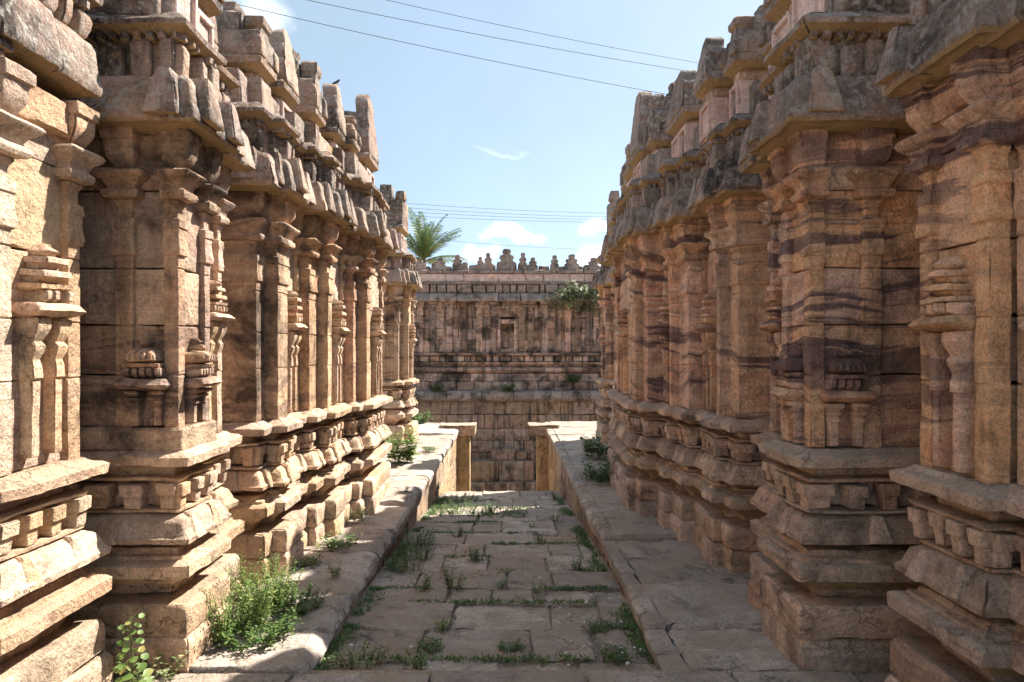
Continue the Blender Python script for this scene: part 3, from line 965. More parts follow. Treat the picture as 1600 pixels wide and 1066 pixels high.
plat_l, plat_r = platform(-1), platform(1)

# ------------------------------------------------------------------ the two facing temples
ML = dict(wall=M['left_wall'], sooty=M['left_pier'], base=M['left_base'], crust=M['crust_left'], pink=M['pink'])
MR = dict(wall=M['right_wall'], sooty=M['right_wall'], base=M['right_base'], crust=M['crust'], pink=M['pink'])
NI = dict(aed=('tier', .22, 1.05, 1.64, 1.95))
left_bays = [
    (-1.2, 2.50, 2.0, 'wall'),
    (2.50, 3.00, 1.88, 'pier', dict(pw=.085, aed=('tier', .27, 1.08, 1.63, 1.93), cornice=(.62, .07))),
    (3.00, 3.29, 2.30, 'wall', dict(wall='sooty')),
    (3.29, 3.64, 1.59, 'pier', dict(fd=.305, wall='sooty', zb=1.13, front_aed=('dome', .22, 1.14, 1.31, 1.60), aed=('dome', .20, 1.14, 1.31, 1.58))),
    (3.64, 3.98, 1.665, 'niche', dict(aed=('tier', .22, 1.05, 1.66, 1.90))),
    (3.98, 4.50, 1.95, 'wall', dict(wall='sooty')),
    (4.50, 4.65, 1.66, 'pil', dict(wall='sooty')),
    (4.65, 4.855, 1.57, 'pil', dict(wall='sooty')),
    (4.855, 5.30, 1.62, 'niche', NI),
    (5.30, 5.55, 1.545, 'pil', dict(wall='sooty')),
    (5.55, 5.67, 1.467, 'pil', dict(wall='sooty')),
    (5.67, 6.25, 1.50, 'niche', NI),
    (6.25, 6.41, 1.418, 'pil', dict(wall='sooty')),
    (6.41, 6.56, 1.328, 'pil', dict(wall='sooty')),
    (6.56, 7.35, 1.352, 'niche', NI),
]
left_segs = [(2.50, 3.0, 1.93, 'dome', 4.0), (3.33, 3.62, 1.63, 'dome', 4.1), (3.72, 3.98, 1.70, 'dome', 4.0), (4.15, 4.5, 1.95, 'plate', 4.0),
             (4.71, 4.98, 1.72, 'dome', 3.95), (5.14, 5.45, 1.70, 'plate', 3.98), (5.70, 5.98, 1.63, 'dome', 4.08), (6.22, 6.50, 1.57, 'plate', 3.98),
             (6.56, 6.76, 1.50, 'dome', 3.85), (7.02, 7.46, 1.45, 'plate', 4.2)]
temple('stone_temple', 'long carved sunlit temple wall of ochre sandstone, standing left of the sunken passage', 'temple', -1, left_bays, left_segs, ML, 2.5)
right_bays = [
    (-1.2, 1.70, 1.9, 'wall'),
    (1.70, 2.40, 1.78, 'niche', dict(aed=('tier', .4, 1.05, 1.55, 1.86))),
    (2.40, 2.80, 1.69, 'pier', dict(pw=.075, aed=('tier', .25, 1.05, 1.57, 1.86))),
    (2.80, 3.28, 2.10, 'wall'),
    (3.28, 3.62, 1.45, 'pier', dict(fd=.345, front_aed=('dome', .24, 1.04, 1.25, 1.555), aed=('dome', .17, 1.04, 1.25, 1.555))),
    (3.62, 4.00, 1.53, 'niche', dict(aed=('tier', .22, 1.05, 1.60, 1.92))),
    (4.00, 4.70, 1.85, 'wall'),
    (4.70, 4.89, 1.59, 'pil'),
    (4.89, 4.965, 1.517, 'pil'),
    (4.965, 5.50, 1.56, 'niche', NI),
    (5.50, 5.81, 1.454, 'pil'),
    (5.81, 5.88, 1.388, 'pil'),
    (5.88, 6.25, 1.42, 'niche', NI),
    (6.25, 6.46, 1.277, 'pil'),
    (6.46, 6.73, 1.205, 'pil'),
    (6.73, 7.75, 1.235, 'niche', NI),
    (7.75, 8.4, 1.31, 'wall'),
    (8.4, 9.6, 1.57, 'wall'),  # hidden extension, added to keep the sun patch off the nearer floor
]
right_segs = [(1.8, 2.3, 1.80, 'dome', 4.0), (2.42, 2.8, 1.72, 'dome', 4.1), (3.33, 3.65, 1.50, 'dome', 4.1), (3.75, 4.05, 1.55, 'plate', 4.1), (4.2, 4.55, 1.72, 'dome', 4.05),
              (4.77, 4.98, 1.60, 'dome', 3.95, 3.5), (5.10, 5.40, 1.50, 'plate', 3.9, 3.5), (5.68, 6.2, 1.47, 'plate', 3.92), (6.46, 6.66, 1.37, 'dome', 4.07), (6.78, 7.22, 1.31, 'plate', 4.14), (7.45, 7.8, 1.34, 'dome', 3.75), (7.9, 8.4, 1.42, 'dome', 4.1), (8.5, 9.0, 1.68, 'dome', 4.1), (9.05, 9.55, 1.68, 'dome', 4.1)]  # farthest two are unseen, added on the hidden bay to block sun
temple('stone_temple', 'long carved temple wall of banded red sandstone in shade, standing right of the sunken passage', 'temple', 1, right_bays, right_segs, MR, 2.4)
for o in [x for x in scn.objects if x.name.startswith('stone_temple') and x.parent is None]:
    s = -1 if o.location.x < 0 else 1
    a, b = (2.34, 6.0)
    x0, x1 = (s * b, s * a) if s < 0 else (s * a, s * b)
    solid(o, 'hidden_core', x0, x1, -1.2, 7.4, -.05, 3.45, ML['crust'] if s < 0 else MR['crust'])  # unseen core box, added inside each temple to block light

# small towers standing at the end of the passage
end_l = [(10.95, 11.15, 1.76, 'pier', dict(wall='sooty', fd=.3)), (11.15, 11.75, 1.63, 'niche', NI)]
end_r = [(10.95, 11.15, 1.72, 'pier', dict(fd=.3)), (11.15, 11.75, 1.60, 'niche', NI)]
tl = temple('carved_tower', 'slim carved stone tower with notched top, beyond the sunlit temple and under the palm', 'tower', -1, end_l, [(11.0, 11.6, 1.72, 'crown', 4.17)], ML, 10.95)
tr = temple('carved_tower', 'slim carved stone tower with notched top, beyond the shaded temple beside the wall bush', 'tower', 1, end_r, [(11.0, 11.6, 1.70, 'crown', 4.17)], MR, 10.95)
for o, s in ((tl, -1), (tr, 1)):
    solid(o, 'hidden_core', *((-3.4, -2.0) if s < 0 else (2.0, 3.4)), 11.05, 12.2, -.05, 3.45, M['crust'])

# ------------------------------------------------------------------ gate posts at the passage end
for s, xa, xb, ca, cb, lab in ((-1, -1.02, -.75, -1.30, -.64, 'golden stone gate post carrying a flat capstone, at the end of the sunlit platform'),
                               (1, .56, .84, .42, .98, 'brown stone gate post with a short capstone, at the end of the shaded platform')):
    g = empty('gate_post', (.5 * (xa + xb), 13.4, -2.2), lab, 'gate post', 'posts of the tank gateway')
    f = Frame((0, 13.25), (1, 0), (0, -1))
    build('shaft', [loft([(-2.3, xa, xb, 0, -.35), (-1.25, xa, xb, 0, -.35), (-1.245, xa + .004, xb - .004, -.006, -.35), (-1.235, xa, xb, 0, -.35), (-.15, xa, xb, 0, -.35)], f, .06, .012, .008, .02)], M['gold'], g)
    for z in (-.62, -.78, -.80):
        build('carved_band', [loft([(z, xa + .06, xb - .02, .012, -.02), (z + .02, xa + .06, xb - .02, .012, -.02)], f, .05, .004, .002, .004)], M['gold'], g)
    build('capstone', [loft([(-.15, ca, cb, .05, -.4), (.03, ca, cb, .06, -.4)], f, .06, .015, .012, .05), loft([(.032, ca - .03, cb + .02, .08, -.42), (.058, ca - .03, cb + .02, .08, -.42)], f, .06, .01, .010, .04)], M['right_base'], g)

# ------------------------------------------------------------------ stepped tank and the far wall
tank = empty('tank_wall', (0, 22.6, -3.4), 'stained retaining wall of squared stone blocks below the dark ledge, behind the gate posts', 'retaining wall')
fT = Frame((0, 22.75), (1, 0), (0, -1))
z = -.19
heights = [.44, .46, .40, .40, .36, .40, .40, .40, .40]
for k, h in enumerate(heights):
    x = -5.2 + rnd.uniform(0, .4)
    while x < 5.0:
        dx = rnd.uniform(.55, 1.15) * (1.15 if k < 2 else 1)
        build('stone_block', [loft([(z - h + .012, x, x + dx - .014, rnd.uniform(-.02, .02), -.4), (z - .008, x, x + dx - .014, rnd.uniform(-.02, .02), -.4)], fT, .16, .02, .012, .035)], M['tank'], tank)
        x += dx
    z -= h
# blocks stepping forward at the bottom
for (xa, xb, yf, z0, z1) in ((-1.25, .95, 21.9, -3.5, -2.75), (-1.2, .85, 22.15, -2.75, -2.1), (-.55, .25, 22.35, -2.1, -1.72), (.25, .85, 22.45, -2.1, -1.85), (-2.4, -1.25, 22.3, -3.5, -2.5), (.95, 2.4, 22.3, -3.5, -2.6)):
    f = Frame((0, yf), (1, 0), (0, -1))
    x = xa
    while x < xb - .02:
        dx = min(rnd.uniform(.5, .9), xb - x)
        if xb - x - dx < .25:
            dx = xb - x
        build('stone_block', [loft([(z0, x, x + dx - .014, rnd.uniform(-.03, .03), -.7), (z1, x, x + dx - .014, rnd.uniform(-.03, .03), -.7)], f, .12, .02, .012, .04)], M['tank'], tank)
        x += dx
solid(tank, 'light_leak_backing', -5.6, 5.6, 23.12, 23.4, -3.5, -.1, M['tank'])  # unseen box added behind the blocks to stop sunlight leaking through joints
for s in (-1, 1):       # side walls of the tank and its near walls, mostly hidden
    x0 = -7.6 if s < 0 else 7.0
    solid(tank, 'side_wall', x0, x0 + .6, 14.0, 23.0, -3.5, -.05, M['tank'])
    solid(tank, 'near_wall', *((-7.0, -1.1) if s < 0 else (.9, 7.0)), 13.9, 14.25, -3.5, -.06, M['tank'])

far = empty('far_wall', (0, 23.2, 0), 'long dark carved temple wall with a crested top, across the tank at the alley end', 'wall')


def fw(name, Y, prof, mat, xs, sp=.14, dz=.01, amp=.012, chip=.03, back=-.5, gap=.012):
    """one course of the far wall cut into stones"""
    f = Frame((0, Y), (1, 0), (0, -1))
    x = -4.9 + rnd.uniform(0, .3)
    while x < 4.7:
        dx = rnd.uniform(*xs)
        d = rnd.uniform(-.015, .015)
        build(name, [loft([(z, x, x + dx - gap, o + d, back) for z, o in prof], f, sp, .015, amp, chip)], mat, far)
        x += dx


fw('ledge_stone', 22.75, [(-.20, .05), (-.15, .22), (-.08, .27), (.06, .27), (.13, .22), (.165, .10)], M['far_dark'], (.6, 1.3), dz=.02, chip=.06, back=-.9)
fw('base_stone', 23.0, [(.165, .10), (.44, .10), (.46, .08)], M['far_wall'], (.5, 1.0))
fw('base_stone', 23.0, [(.465, .0), (.71, .0), (.73, -.02)], M['far_wall'], (.55, 1.1))
fw('base_moulding', 23.0, [(.735, -.10), (.78, .0), (.84, .06), (.90, .05), (.95, -.06)], M['far_wall'], (.6, 1.2))
fw('base_moulding', 23.0, [(.955, -.15), (1.02, -.12), (1.05, -.02), (1.09, .0), (1.12, -.12)], M['far_wall'], (.6, 1.2))
fw('frieze_block', 23.0, [(1.125, -.14), (1.14, -.10), (1.30, -.10), (1.315, -.12)], M['far_wall'], (.18, .42), gap=.03)
fw('ledge_stone', 23.0, [(1.32, -.12), (1.35, -.02), (1.40, .01), (1.43, -.04)], M['far_wall'], (.6, 1.2))
zz = 1.435
for h in (.42, .40, .38, .30, .25):
    f = Frame((0, 23.2), (1, 0), (0, -1))
    x = -4.9 + rnd.uniform(0, .3)
    while x < 4.7:
        dx = rnd.uniform(.45, .8)
        a, b = x, x + dx - .012
        x += dx
        for (p, q) in ((a, b),):
            if zz < 2.40 and zz + h > 1.56:       # leave the niche open
                if p < .20 and q > -.26:
                    if p < -.34:
                        q = -.262
                    elif q > .28:
                        p = .202
                    else:
                        continue
            if q - p > .08:
                build('wall_stone', [loft([(zz + .004, p, q, rnd.uniform(-.012, .012), -.35), (zz + h - .004, p, q, rnd.uniform(-.012, .012), -.35)], f, .14, .012, .010, .025)], M['far_wall'], far)
    zz += h
f = Frame((0, 23.2), (1, 0), (0, -1))
build('niche', [loft([(1.43, -.30, .24, -.30, -.45), (2.5, -.30, .24, -.30, -.45)], f, .12, .01, .008, .01), loft([(1.44, -.30, .24, .03, -.3), (1.56, -.30, .24, .03, -.3)], f, .1, .01, .006, .02),
                loft([(2.42, -.34, .28, .05, -.3), (2.56, -.34, .28, .06, -.3)], f, .1, .01, .006, .02), loft([(1.56, -.36, -.26, .04, -.3), (2.42, -.36, -.26, .04, -.3)], f, .1, .01, .006, .02),
                loft([(1.56, .20, .30, .04, -.3), (2.42, .20, .30, .04, -.3)], f, .1, .01, .006, .02)], M['far_wall'], far)
for px in (-4.4, -3.9, -3.45, -3.0, -2.56, -2.0, -1.48, -.98, -.5, .46, .78, 1.25, 1.7, 2.02, 2.36, 2.75, 3.2, 3.7, 4.2):
    hw = .10
    rg = [(1.435, px - hw, px + hw, .07, -.2)] + [(1.435 + (a - 1.03) * 1.30, px - hw - o * 1.2, px + hw + o * 1.2, .07 + o * 1.2, -.2) for a, o in SHAFT + CAP]
    p = build('pilaster', [loft(rg, f, .09, .012, .008, .02)], M['far_wall'], far)
    z0 = rg[-1][0]
    build('bracket', [loft([(z0 + .002, px - hw * .9, px + hw * .9, .07, -.2), (z0 + .07, px - hw * 1.3, px + hw * 1.3, .12, -.2), (z0 + .17, px - hw * 1.4, px + hw * 1.4, .13, -.2)], f, .08, .015, .010, .03)], M['far_wall'], p)
fw('cornice_stone', 23.2, [(3.17, .05), (3.18, .24), (3.16, .30), (3.24, .32), (3.33, .26), (3.42, .14), (3.46, .08)], M['far_dark'], (.5, 1.0), chip=.07, amp=.02, back=-.7)
fw('cornice_block', 23.2, [(3.46, .10), (3.50, .14), (3.70, .15), (3.76, .10)], M['far_dark'], (.18, .55), gap=.035, chip=.07, amp=.02)
fw('eave_slab', 23.2, [(3.74, .05), (3.76, .18), (3.80, .20), (3.835, .14)], M['far_dark'], (.6, 1.2), chip=.05, amp=.015)
fw('parapet_stone', 23.2, [(3.84, .06), (4.10, .06)], M['pink'], (.5, 1.1), chip=.02)
fw('coping_slab', 23.2, [(4.10, .05), (4.12, .14), (4.21, .15), (4.24, .08)], M['far_dark'], (.6, 1.2), chip=.05, amp=.015)
solid(far, 'hidden_core', -5.5, 5.5, 23.6, 24.6, -.05, 4.0, M['far_dark'])
SIL = [(0, 1.0), (.35, 1.0), (.42, .72), (.5, .66), (.56, .82), (.66, .80), (.72, .45), (.80, .42), (.86, .5), (.94, .45), (1.0, .3)]
for px, top, hw in ((-4.3, .6, .22), (-3.7, .5, .2), (-3.0, .42, .2), (-2.32, .50, .22), (-1.72, .58, .18), (-.95, .52, .13), (-.68, .68, .16), (-.05, .86, .29), (.50, .68, .15), (.84, .56, .16), (1.58, .56, .15), (2.16, .64, .24), (2.9, .5, .2), (3.6, .6, .2), (4.3, .5, .2)):
    top *= rnd.uniform(.74, .9)
    build('merlon', [loft([(4.24 + t * top, px - hw * a, px + hw * a, .06 - .03 * t, -.16 + .03 * t) for t, a in SIL], f, .06, .012, .010, .03)], M['far_dark'], far)
x = -4.8
while x < 4.7:
    dx = rnd.uniform(.2, .45)
    h = rnd.uniform(.12, .30)
    build('crest_block', [loft([(4.24, x, x + dx - .03, .0, -.3), (4.24 + h * .8, x + .01, x + dx - .04, -.01, -.3), (4.24 + h, x + .04, x + dx - .08, -.04, -.25)], f, .09, .015, .012, .04)], M['far_dark'], far)
    x += dx


# ------------------------------------------------------------------ vegetation
def leaf_quad(p, d, up, L, W):
    """folded diamond leaf, 4 corners"""
    sx = np.cross(d, up)
    sx /= np.linalg.norm(sx) + 1e-9
    return [p, p + d * L * .5 + sx * W * .5 - up * L * .04, p + d * L - up * L * .16, p + d * L * .5 - sx * W * .5 - up * L * .04]


def weed_geo(seed, n, h, spread, leaf, lw, per, curl=.35, lean=0.5):
    g = random.Random(seed)
    V, F, SV, SF = [], [], [], []
    for k in range(n):
        a = g.uniform(0, 2 * PI)
        rr = spread * math.sqrt(g.random())
        b = np.array((rr * math.cos(a), rr * math.sin(a), 0))
        H = h * g.uniform(.5, 1.1)
        a2 = a + g.uniform(-1, 1)
        tip = b + np.array((math.cos(a2) * H * lean * g.uniform(.2, 1), math.sin(a2) * H * lean * g.uniform(.2, 1), H))
        mid = .5 * (b + tip) + np.array((0, 0, H * .12))
        pts = [(1 - t) ** 2 * b + 2 * t * (1 - t) * mid + t * t * tip for t in np.linspace(0, 1, 5)]
        tv, tf = tube(pts, np.linspace(.0022, .0009, 5), 3)
        SF.append(tf + sum(len(x) for x in SV))
        SV.append(tv)
        m = max(3, int(per * g.uniform(.7, 1.2)))
        for j in range(m):
            t = (j + 1) / m
            t = .12 + .88 * t
            p = (1 - t) ** 2 * b + 2 * t * (1 - t) * mid + t * t * tip
            p = p + np.array([g.uniform(-.5, .5) * leaf for _ in range(3)])
            aa = g.uniform(0, 2 * PI)
            d = np.array((math.cos(aa), math.sin(aa), g.uniform(-.1, .7)))
            d /= np.linalg.norm(d)
            up = np.array((g.uniform(-.3, .3), g.uniform(-.3, .3), 1.0))
            L = leaf * g.choice((.45, .7, 1.0, 1.2, 1.5)) * g.uniform(.8, 1.1) * (1.1 - .4 * t)
            i0 = len(V)
            V += leaf_quad(p, d, up, L, L * lw)
            F.append((i0, i0 + 1, i0 + 2, i0 + 3))
    return (np.array(V), np.array(F)), (np.concatenate(SV), np.concatenate(SF))


WEED = {}


def weed_proto(kind, mat, *a, **k):
    WEED[kind] = (weed_geo(*a, **k), mat)


weed_proto('sprig', 'leaf_light', 11, 8, .085, .035, .020, .45, 20, lean=.6)
weed_proto('sprig_dark', 'leaf', 12, 9, .10, .035, .022, .42, 22, lean=.55)
weed_proto('tuft', 'leaf', 13, 30, .06, .10, .026, .55, 16, lean=1.0)
weed_proto('tall', 'leaf', 14, 22, .17, .12, .024, .42, 36, lean=.5)
weed_proto('bushy', 'leaf_light', 15, 85, .29, .17, .021, .5, 60, lean=.6)
weed_proto('bushy_low', 'leaf', 16, 75, .12, .18, .024, .55, 30, lean=.9)
weed_proto('grey', 'leaf_pale', 17, 22, .08, .08, .022, .5, 18, lean=1.0)
weed_proto('patch', 'leaf', 18, 130, .085, .30, .026, .42, 18, lean=.8)
weed_proto('bright', 'leaf_light', 19, 45, .42, .16, .065, .7, 26, lean=.4)
weed_proto('shade', 'leaf', 20, 46, .26, .20, .06, .7, 20, lean=.7)
weed_mesh = {}


def weed(kind, loc, label, sc=1.0, rz=0.0, group='weeds growing between the stones', cat='weed', name='weed'):
    if kind not in weed_mesh:
        (lf, stm), mat = WEED[kind]
        a = build('leaves', lf, M[mat], None, smooth=False)
        b = build('stem', stm, M['stem'], None, smooth=True)
        weed_mesh[kind] = (a.data, b.data)
        bpy.data.objects.remove(a)
        bpy.data.objects.remove(b)
    t = empty(name, loc, label, cat, group)
    t.rotation_euler = (0, 0, rz)
    t.scale = (sc, sc, sc)
    link('leaves', weed_mesh[kind][0], None, t)
    link('stem', weed_mesh[kind][1], None, t)
    return t


W_ = [
    ('tall', (-.78, 5.25, -.22), 1.0, 'tall dark weed against the sunlit platform face, nearest of the weed clump there'),
    ('tall', (-.72, 5.75, -.25), 1.05, 'tall dark weed against the sunlit platform face, second of the weed clump there'),
    ('tall', (-.84, 6.2, -.28), 1.1, 'tall dark weed against the sunlit platform face, farthest of the weed clump there'),
    ('sprig', (-.44, 3.38, -.08), 1.2, 'low sprig in the first paving joint beyond the landing, near the sunlit platform'),
    ('tuft', (-.42, 3.66, -.1), .7, 'leafy weed lining the long joint left of the dark square paving stone'),
    ('sprig', (-.39, 3.95, -.12), 1.1, 'upright weed at the far end of the joint left of the dark square paving stone'),
    ('sprig_dark', (-.59, 4.72, -.17), 1.2, 'dark weed at a paving joint below the tall weed clump'),
    ('sprig_dark', (-.37, 4.79, -.17), 1.5, 'upright dark weed at a paving joint, right of the weed below the clump'),
    ('sprig_dark', (-.26, 5.60, -.23), 1.5, 'two-stemmed dark weed in the middle of the passage, beyond the first step'),
    ('sprig', (-.06, 4.79, -.17), .9, 'small lone sprig near the centre line of the passage'),
    ('sprig', (.20, 4.64, -.16), 1.0, 'small weed at a paving joint right of the lone centre sprig'),
    ('tuft', (.52, 3.95, -.12), .75, 'pale green tuft near the shaded platform edge, above its scatter of white flecks'),
    ('sprig_dark', (.53, 5.32, -.21), 1.2, 'dark weed beside the shaded platform, at the first step'),
    ('sprig', (.49, 7.40, -.36), 1.3, 'small upright weed on the farther paving, towards the shaded platform'),
    ('sprig_dark', (.31, 6.27, -.28), 1.1, 'two dark sprigs on the sandy middle of the passage'),
    ('tuft', (.55, 3.52, -.09), .75, 'spreading weed at the foot of the shaded platform, by the landing'),
    ('tuft', (.02, 3.65, -.1), .6, 'low weed beside the dark square paving stone, on its right'),
    ('sprig_dark', (-.49, 6.56, -.30), 1.2, 'dark sprig beyond the tall clump, on bare paving'),
    ('patch', (-.55, 8.1, -.45), 1.25, 'dense green patch across the farther passage, touching the sunlit platform'),
    ('patch', (-.10, 8.0, -.44), 1.0, 'dense green patch across the farther passage, its ragged end at mid floor'),
    ('patch', (-.72, 9.3, -.58), 1.1, 'green growth in the corner before the golden gate post'),
    ('sprig_dark', (.70, 6.56, -.31), 1.2, 'weed clinging to the foot of the shaded platform, mid passage'),
    ('sprig_dark', (.70, 9.5, -.60), 1.6, 'weed in the corner before the brown gate post'),
    ('sprig', (.24, 7.05, -.34), .9, 'tiny pale sprig on the sandy paving before the farther step'),
    ('grey', (-.75, 3.45, -.09), 1.1, 'pale flowering weed in the corner under the sunlit platform end'),
    ('sprig', (-1.14, 4.51, 0), 1.1, 'small weed at the slab joint of the sunlit platform'),
    ('tuft', (-1.30, 5.2, 0), 1.3, 'spreading weed on the sunlit platform beside a fallen base block'),
    ('tuft', (-1.42, 4.75, 0), 1.0, 'low weed along the foot of the sunlit base, before the spreading one'),
    ('sprig_dark', (-1.09, 7.11, 0), 1.0, 'lone dark sprig at a cracked slab on the sunlit platform'),
    ('grey', (-1.38, 6.05, 0), 1.5, 'grey green weed at the foot of the sunlit temple base'),
    ('tuft', (-1.18, 10.2, 0), 1.1, 'low weed on the platform before the sunlit tower'),
]
for i, (k, loc, sc, lab) in enumerate(W_):
    weed(k, loc, lab, sc, i * 1.7)
weed('bushy', (-1.46, 3.62, .0), 'big light green weed clump against the corner of the sooty pier base', 1.0, .3)
weed('bushy', (-1.42, 3.98, .0), 'big light green weed clump behind the pier corner clump, up to the plinth slab', .9, 2.1)
weed('bushy_low', (-1.33, 3.55, .0), 'low spreading green weed in front of the big clump by the pier', 1.0, 1.0)
weed('bushy_low', (-1.26, 3.95, .0), 'low spreading green weed reaching from the big clump onto the slabs', .9, 4.0)
weed('grey', (-1.60, 3.16, .0), 'straggly pale weed on bare soil beside the broad leaved plant', 1.3, .5)
weed('bright', (-1.45, 9.1, 0), 'bright yellow green shrub in the gap before the sunlit tower', 1.05, 0, 'shrubs growing on the platforms', 'shrub', 'shrub')
weed('shade', (1.32, 9.6, 0), 'mid green shrub at the foot of the shaded tower', 1.15, 1, 'shrubs growing on the platforms', 'shrub', 'shrub')
weed('shade', (1.10, 7.85, 0), 'mid green shrub at the near corner of the shaded temple end', .95, 3, 'shrubs growing on the platforms', 'shrub', 'shrub')
weed('shade', (-1.95, 14.3, -.1), 'dark shrub hanging at the platform end behind the sunlit tower', 1.2, 2, 'shrubs growing on the platforms', 'shrub', 'shrub')
weed('shade', (-2.35, 22.6, .15), 'small dark shrub rooted on the far ledge, near the sunlit side', .9, 2, 'shrubs rooted on the far ledge', 'shrub', 'shrub')
weed('shade', (-.02, 22.6, .15), 'small dark shrub rooted on the far ledge, below the empty niche', .9, 4, 'shrubs rooted on the far ledge', 'shrub', 'shrub')
weed('shade', (2.2, 22.9, .45), 'small dark shrub rooted in the far wall base, below the hanging bush', .9, 5, 'shrubs rooted on the far ledge', 'shrub', 'shrub')

# broad leaved plant by the pier
bl = empty('leafy_plant', (-1.61, 2.92, -.03), 'tall bright plant with broad round leaves in front of the sooty pier base', 'plant')
g = random.Random(5)
V, F = [], []
sv, sf = tube([(-1.61, 2.92, -.03), (-1.60, 2.91, .18), (-1.61, 2.90, .37)], [.006, .005, .003], 5)
build('stem', (sv, sf), M['stem'], bl)
for k in range(38):
    t = .2 + .8 * k / 38
    a = k * 2.4 + g.uniform(-.3, .3)
    p = np.array((-1.605, 2.91, -.03 + .40 * t))
    d = np.array((math.cos(a), math.sin(a), .25))
    L = .036 * (1.2 - .55 * t) * g.uniform(.8, 1.2)
    stem = p + d * L * 1.0
    d = np.array((math.cos(a), math.sin(a) * .6 - .25, -.35))
    d /= np.linalg.norm(d)
    up = np.array((math.cos(a) * .5, math.sin(a) * .4 - .7, .8))
    sx = np.cross(d, up); sx /= np.linalg.norm(sx)
    rim = []
    for j in range(10):
        th = 2 * PI * j / 10
        q_ = g.uniform(.75, 1.1)
        rim.append(stem + d * L * (.5 - .52 * q_ * math.cos(th)) + sx * L * .55 * q_ * math.sin(th) - up * .12 * L * abs(math.sin(th)))
    i0 = len(V)
    V += rim + [stem + d * L * .5 + up * -.004, p, p + np.array((0, 0, .003))]
    for j in range(0, 10, 2):
        F.append((i0 + 10, i0 + j, i0 + (j + 1) % 10, i0 + (j + 2) % 10))
    F.append((i0 + 11, i0 + 12, i0, i0 + 1))
build('leaves', (np.array(V), np.array(F)), M['leaf_light'], bl, smooth=False)

# bush hanging from the far wall cornice
hb = empty('hanging_bush', (2.35, 22.9, 3.2), 'pale green bush rooted in the far wall cornice, beside the shaded tower', 'bush')
V, F, SV, SF = [], [], [], []
for k in range(48):
    a = g.uniform(-1, 1)
    b = np.array((2.5 + a * .25, 22.95, 3.35 + g.uniform(-.1, .2)))
    tip = b + np.array((a * .95 + g.uniform(-.45, .35), -g.uniform(.15, .6), g.uniform(-.65, .42) * (1 - .3 * abs(a))))
    mid = .5 * (b + tip) + np.array((0, -.1, .12))
    pts = [(1 - t) ** 2 * b + 2 * t * (1 - t) * mid + t * t * tip for t in np.linspace(0, 1, 5)]
    tv, tf = tube(pts, [.012, .01, .008, .005, .003], 4)
    SF.append(tf + sum(len(x) for x in SV)); SV.append(tv)
    for j in range(34):
        t = g.uniform(.25, 1)
        p = (1 - t) ** 2 * b + 2 * t * (1 - t) * mid + t * t * tip + np.array([g.uniform(-.10, .10) for _ in range(3)])
        d = np.array((g.uniform(-1, 1), g.uniform(-1, .3), g.uniform(-.8, .5)))
        d /= np.linalg.norm(d)
        i0 = len(V)
        V += leaf_quad(p, d, np.array((g.uniform(-.4, .4), -.4, 1.0)), .10 * g.uniform(.7, 1.2), .055)
        F.append((i0, i0 + 1, i0 + 2, i0 + 3))
build('leaves', (np.array(V), np.array(F)), M['leaf_pale'], hb, smooth=False)
build('branches', (np.concatenate(SV), np.concatenate(SF)), M['bark'], hb)

# palm behind the far wall
PX, PY, PZ = -4.95, 40.0, 6.75
palm = empty('palm_tree', (PX, PY, 0), 'green coconut palm rising behind the far wall, beside the sunlit tower', 'palm tree')
tv = tube([(PX + .3, PY, -.1), (PX + .15, PY, 2.5), (PX, PY, 5.0), (PX, PY, PZ)], [.22, .17, .15, .14], 10)
build('trunk', tv, M['bark'], palm)
for k in range(36):
    a = k * 2.39996 + g.uniform(-.2, .2)
    el = g.uniform(.75, 1.5) if k < 24 else g.uniform(.1, .5)
    Lf = g.uniform(2.3, 3.3)
    hd = np.array((math.cos(a), math.sin(a), 0))
    pts, p, e = [], np.array((PX, PY, PZ)), el
    for j in range(15):
        pts.append(p.copy())
        p = p + (hd * math.cos(e) + np.array((0, 0, math.sin(e)))) * Lf / 14
        e -= .02 + .075 * j / 14
    pts = np.array(pts)
    fr_ = build('frond', tube(pts, np.linspace(.03, .006, 15), 4), M['stem'], palm)
    V, F = [], []
    for j in range(56):
        t = .1 + .9 * j / 56
        q = t * 14
        i = min(13, int(q))
        p = pts[i] + (pts[i + 1] - pts[i]) * (q - i)
        tg = pts[i + 1] - pts[i]
        tg /= np.linalg.norm(tg)
        sd_ = np.cross(tg, (0, 0, 1.0)); sd_ /= np.linalg.norm(sd_) + 1e-9
        for sg in (-1, 1):
            d = tg * .75 + sd_ * sg * .85 + np.array((0, 0, g.uniform(-.35, .1)))
            d /= np.linalg.norm(d)
            L = .62 * math.sin(PI * (.12 + .80 * t)) * g.uniform(.85, 1.1)
            w_ = np.cross(d, np.cross(sd_, tg)); w_ /= np.linalg.norm(w_) + 1e-9
            i0 = len(V)
            V += [p, p + d * L * .4 + w_ * .022, p + d * L - np.array((0, 0, .22 * L)), p + d * L * .4 - w_ * .022]
            F.append((i0, i0 + 1, i0 + 2, i0 + 3))
    build('leaflets', (np.array(V), np.array(F)), M['palm'], fr_, smooth=False)

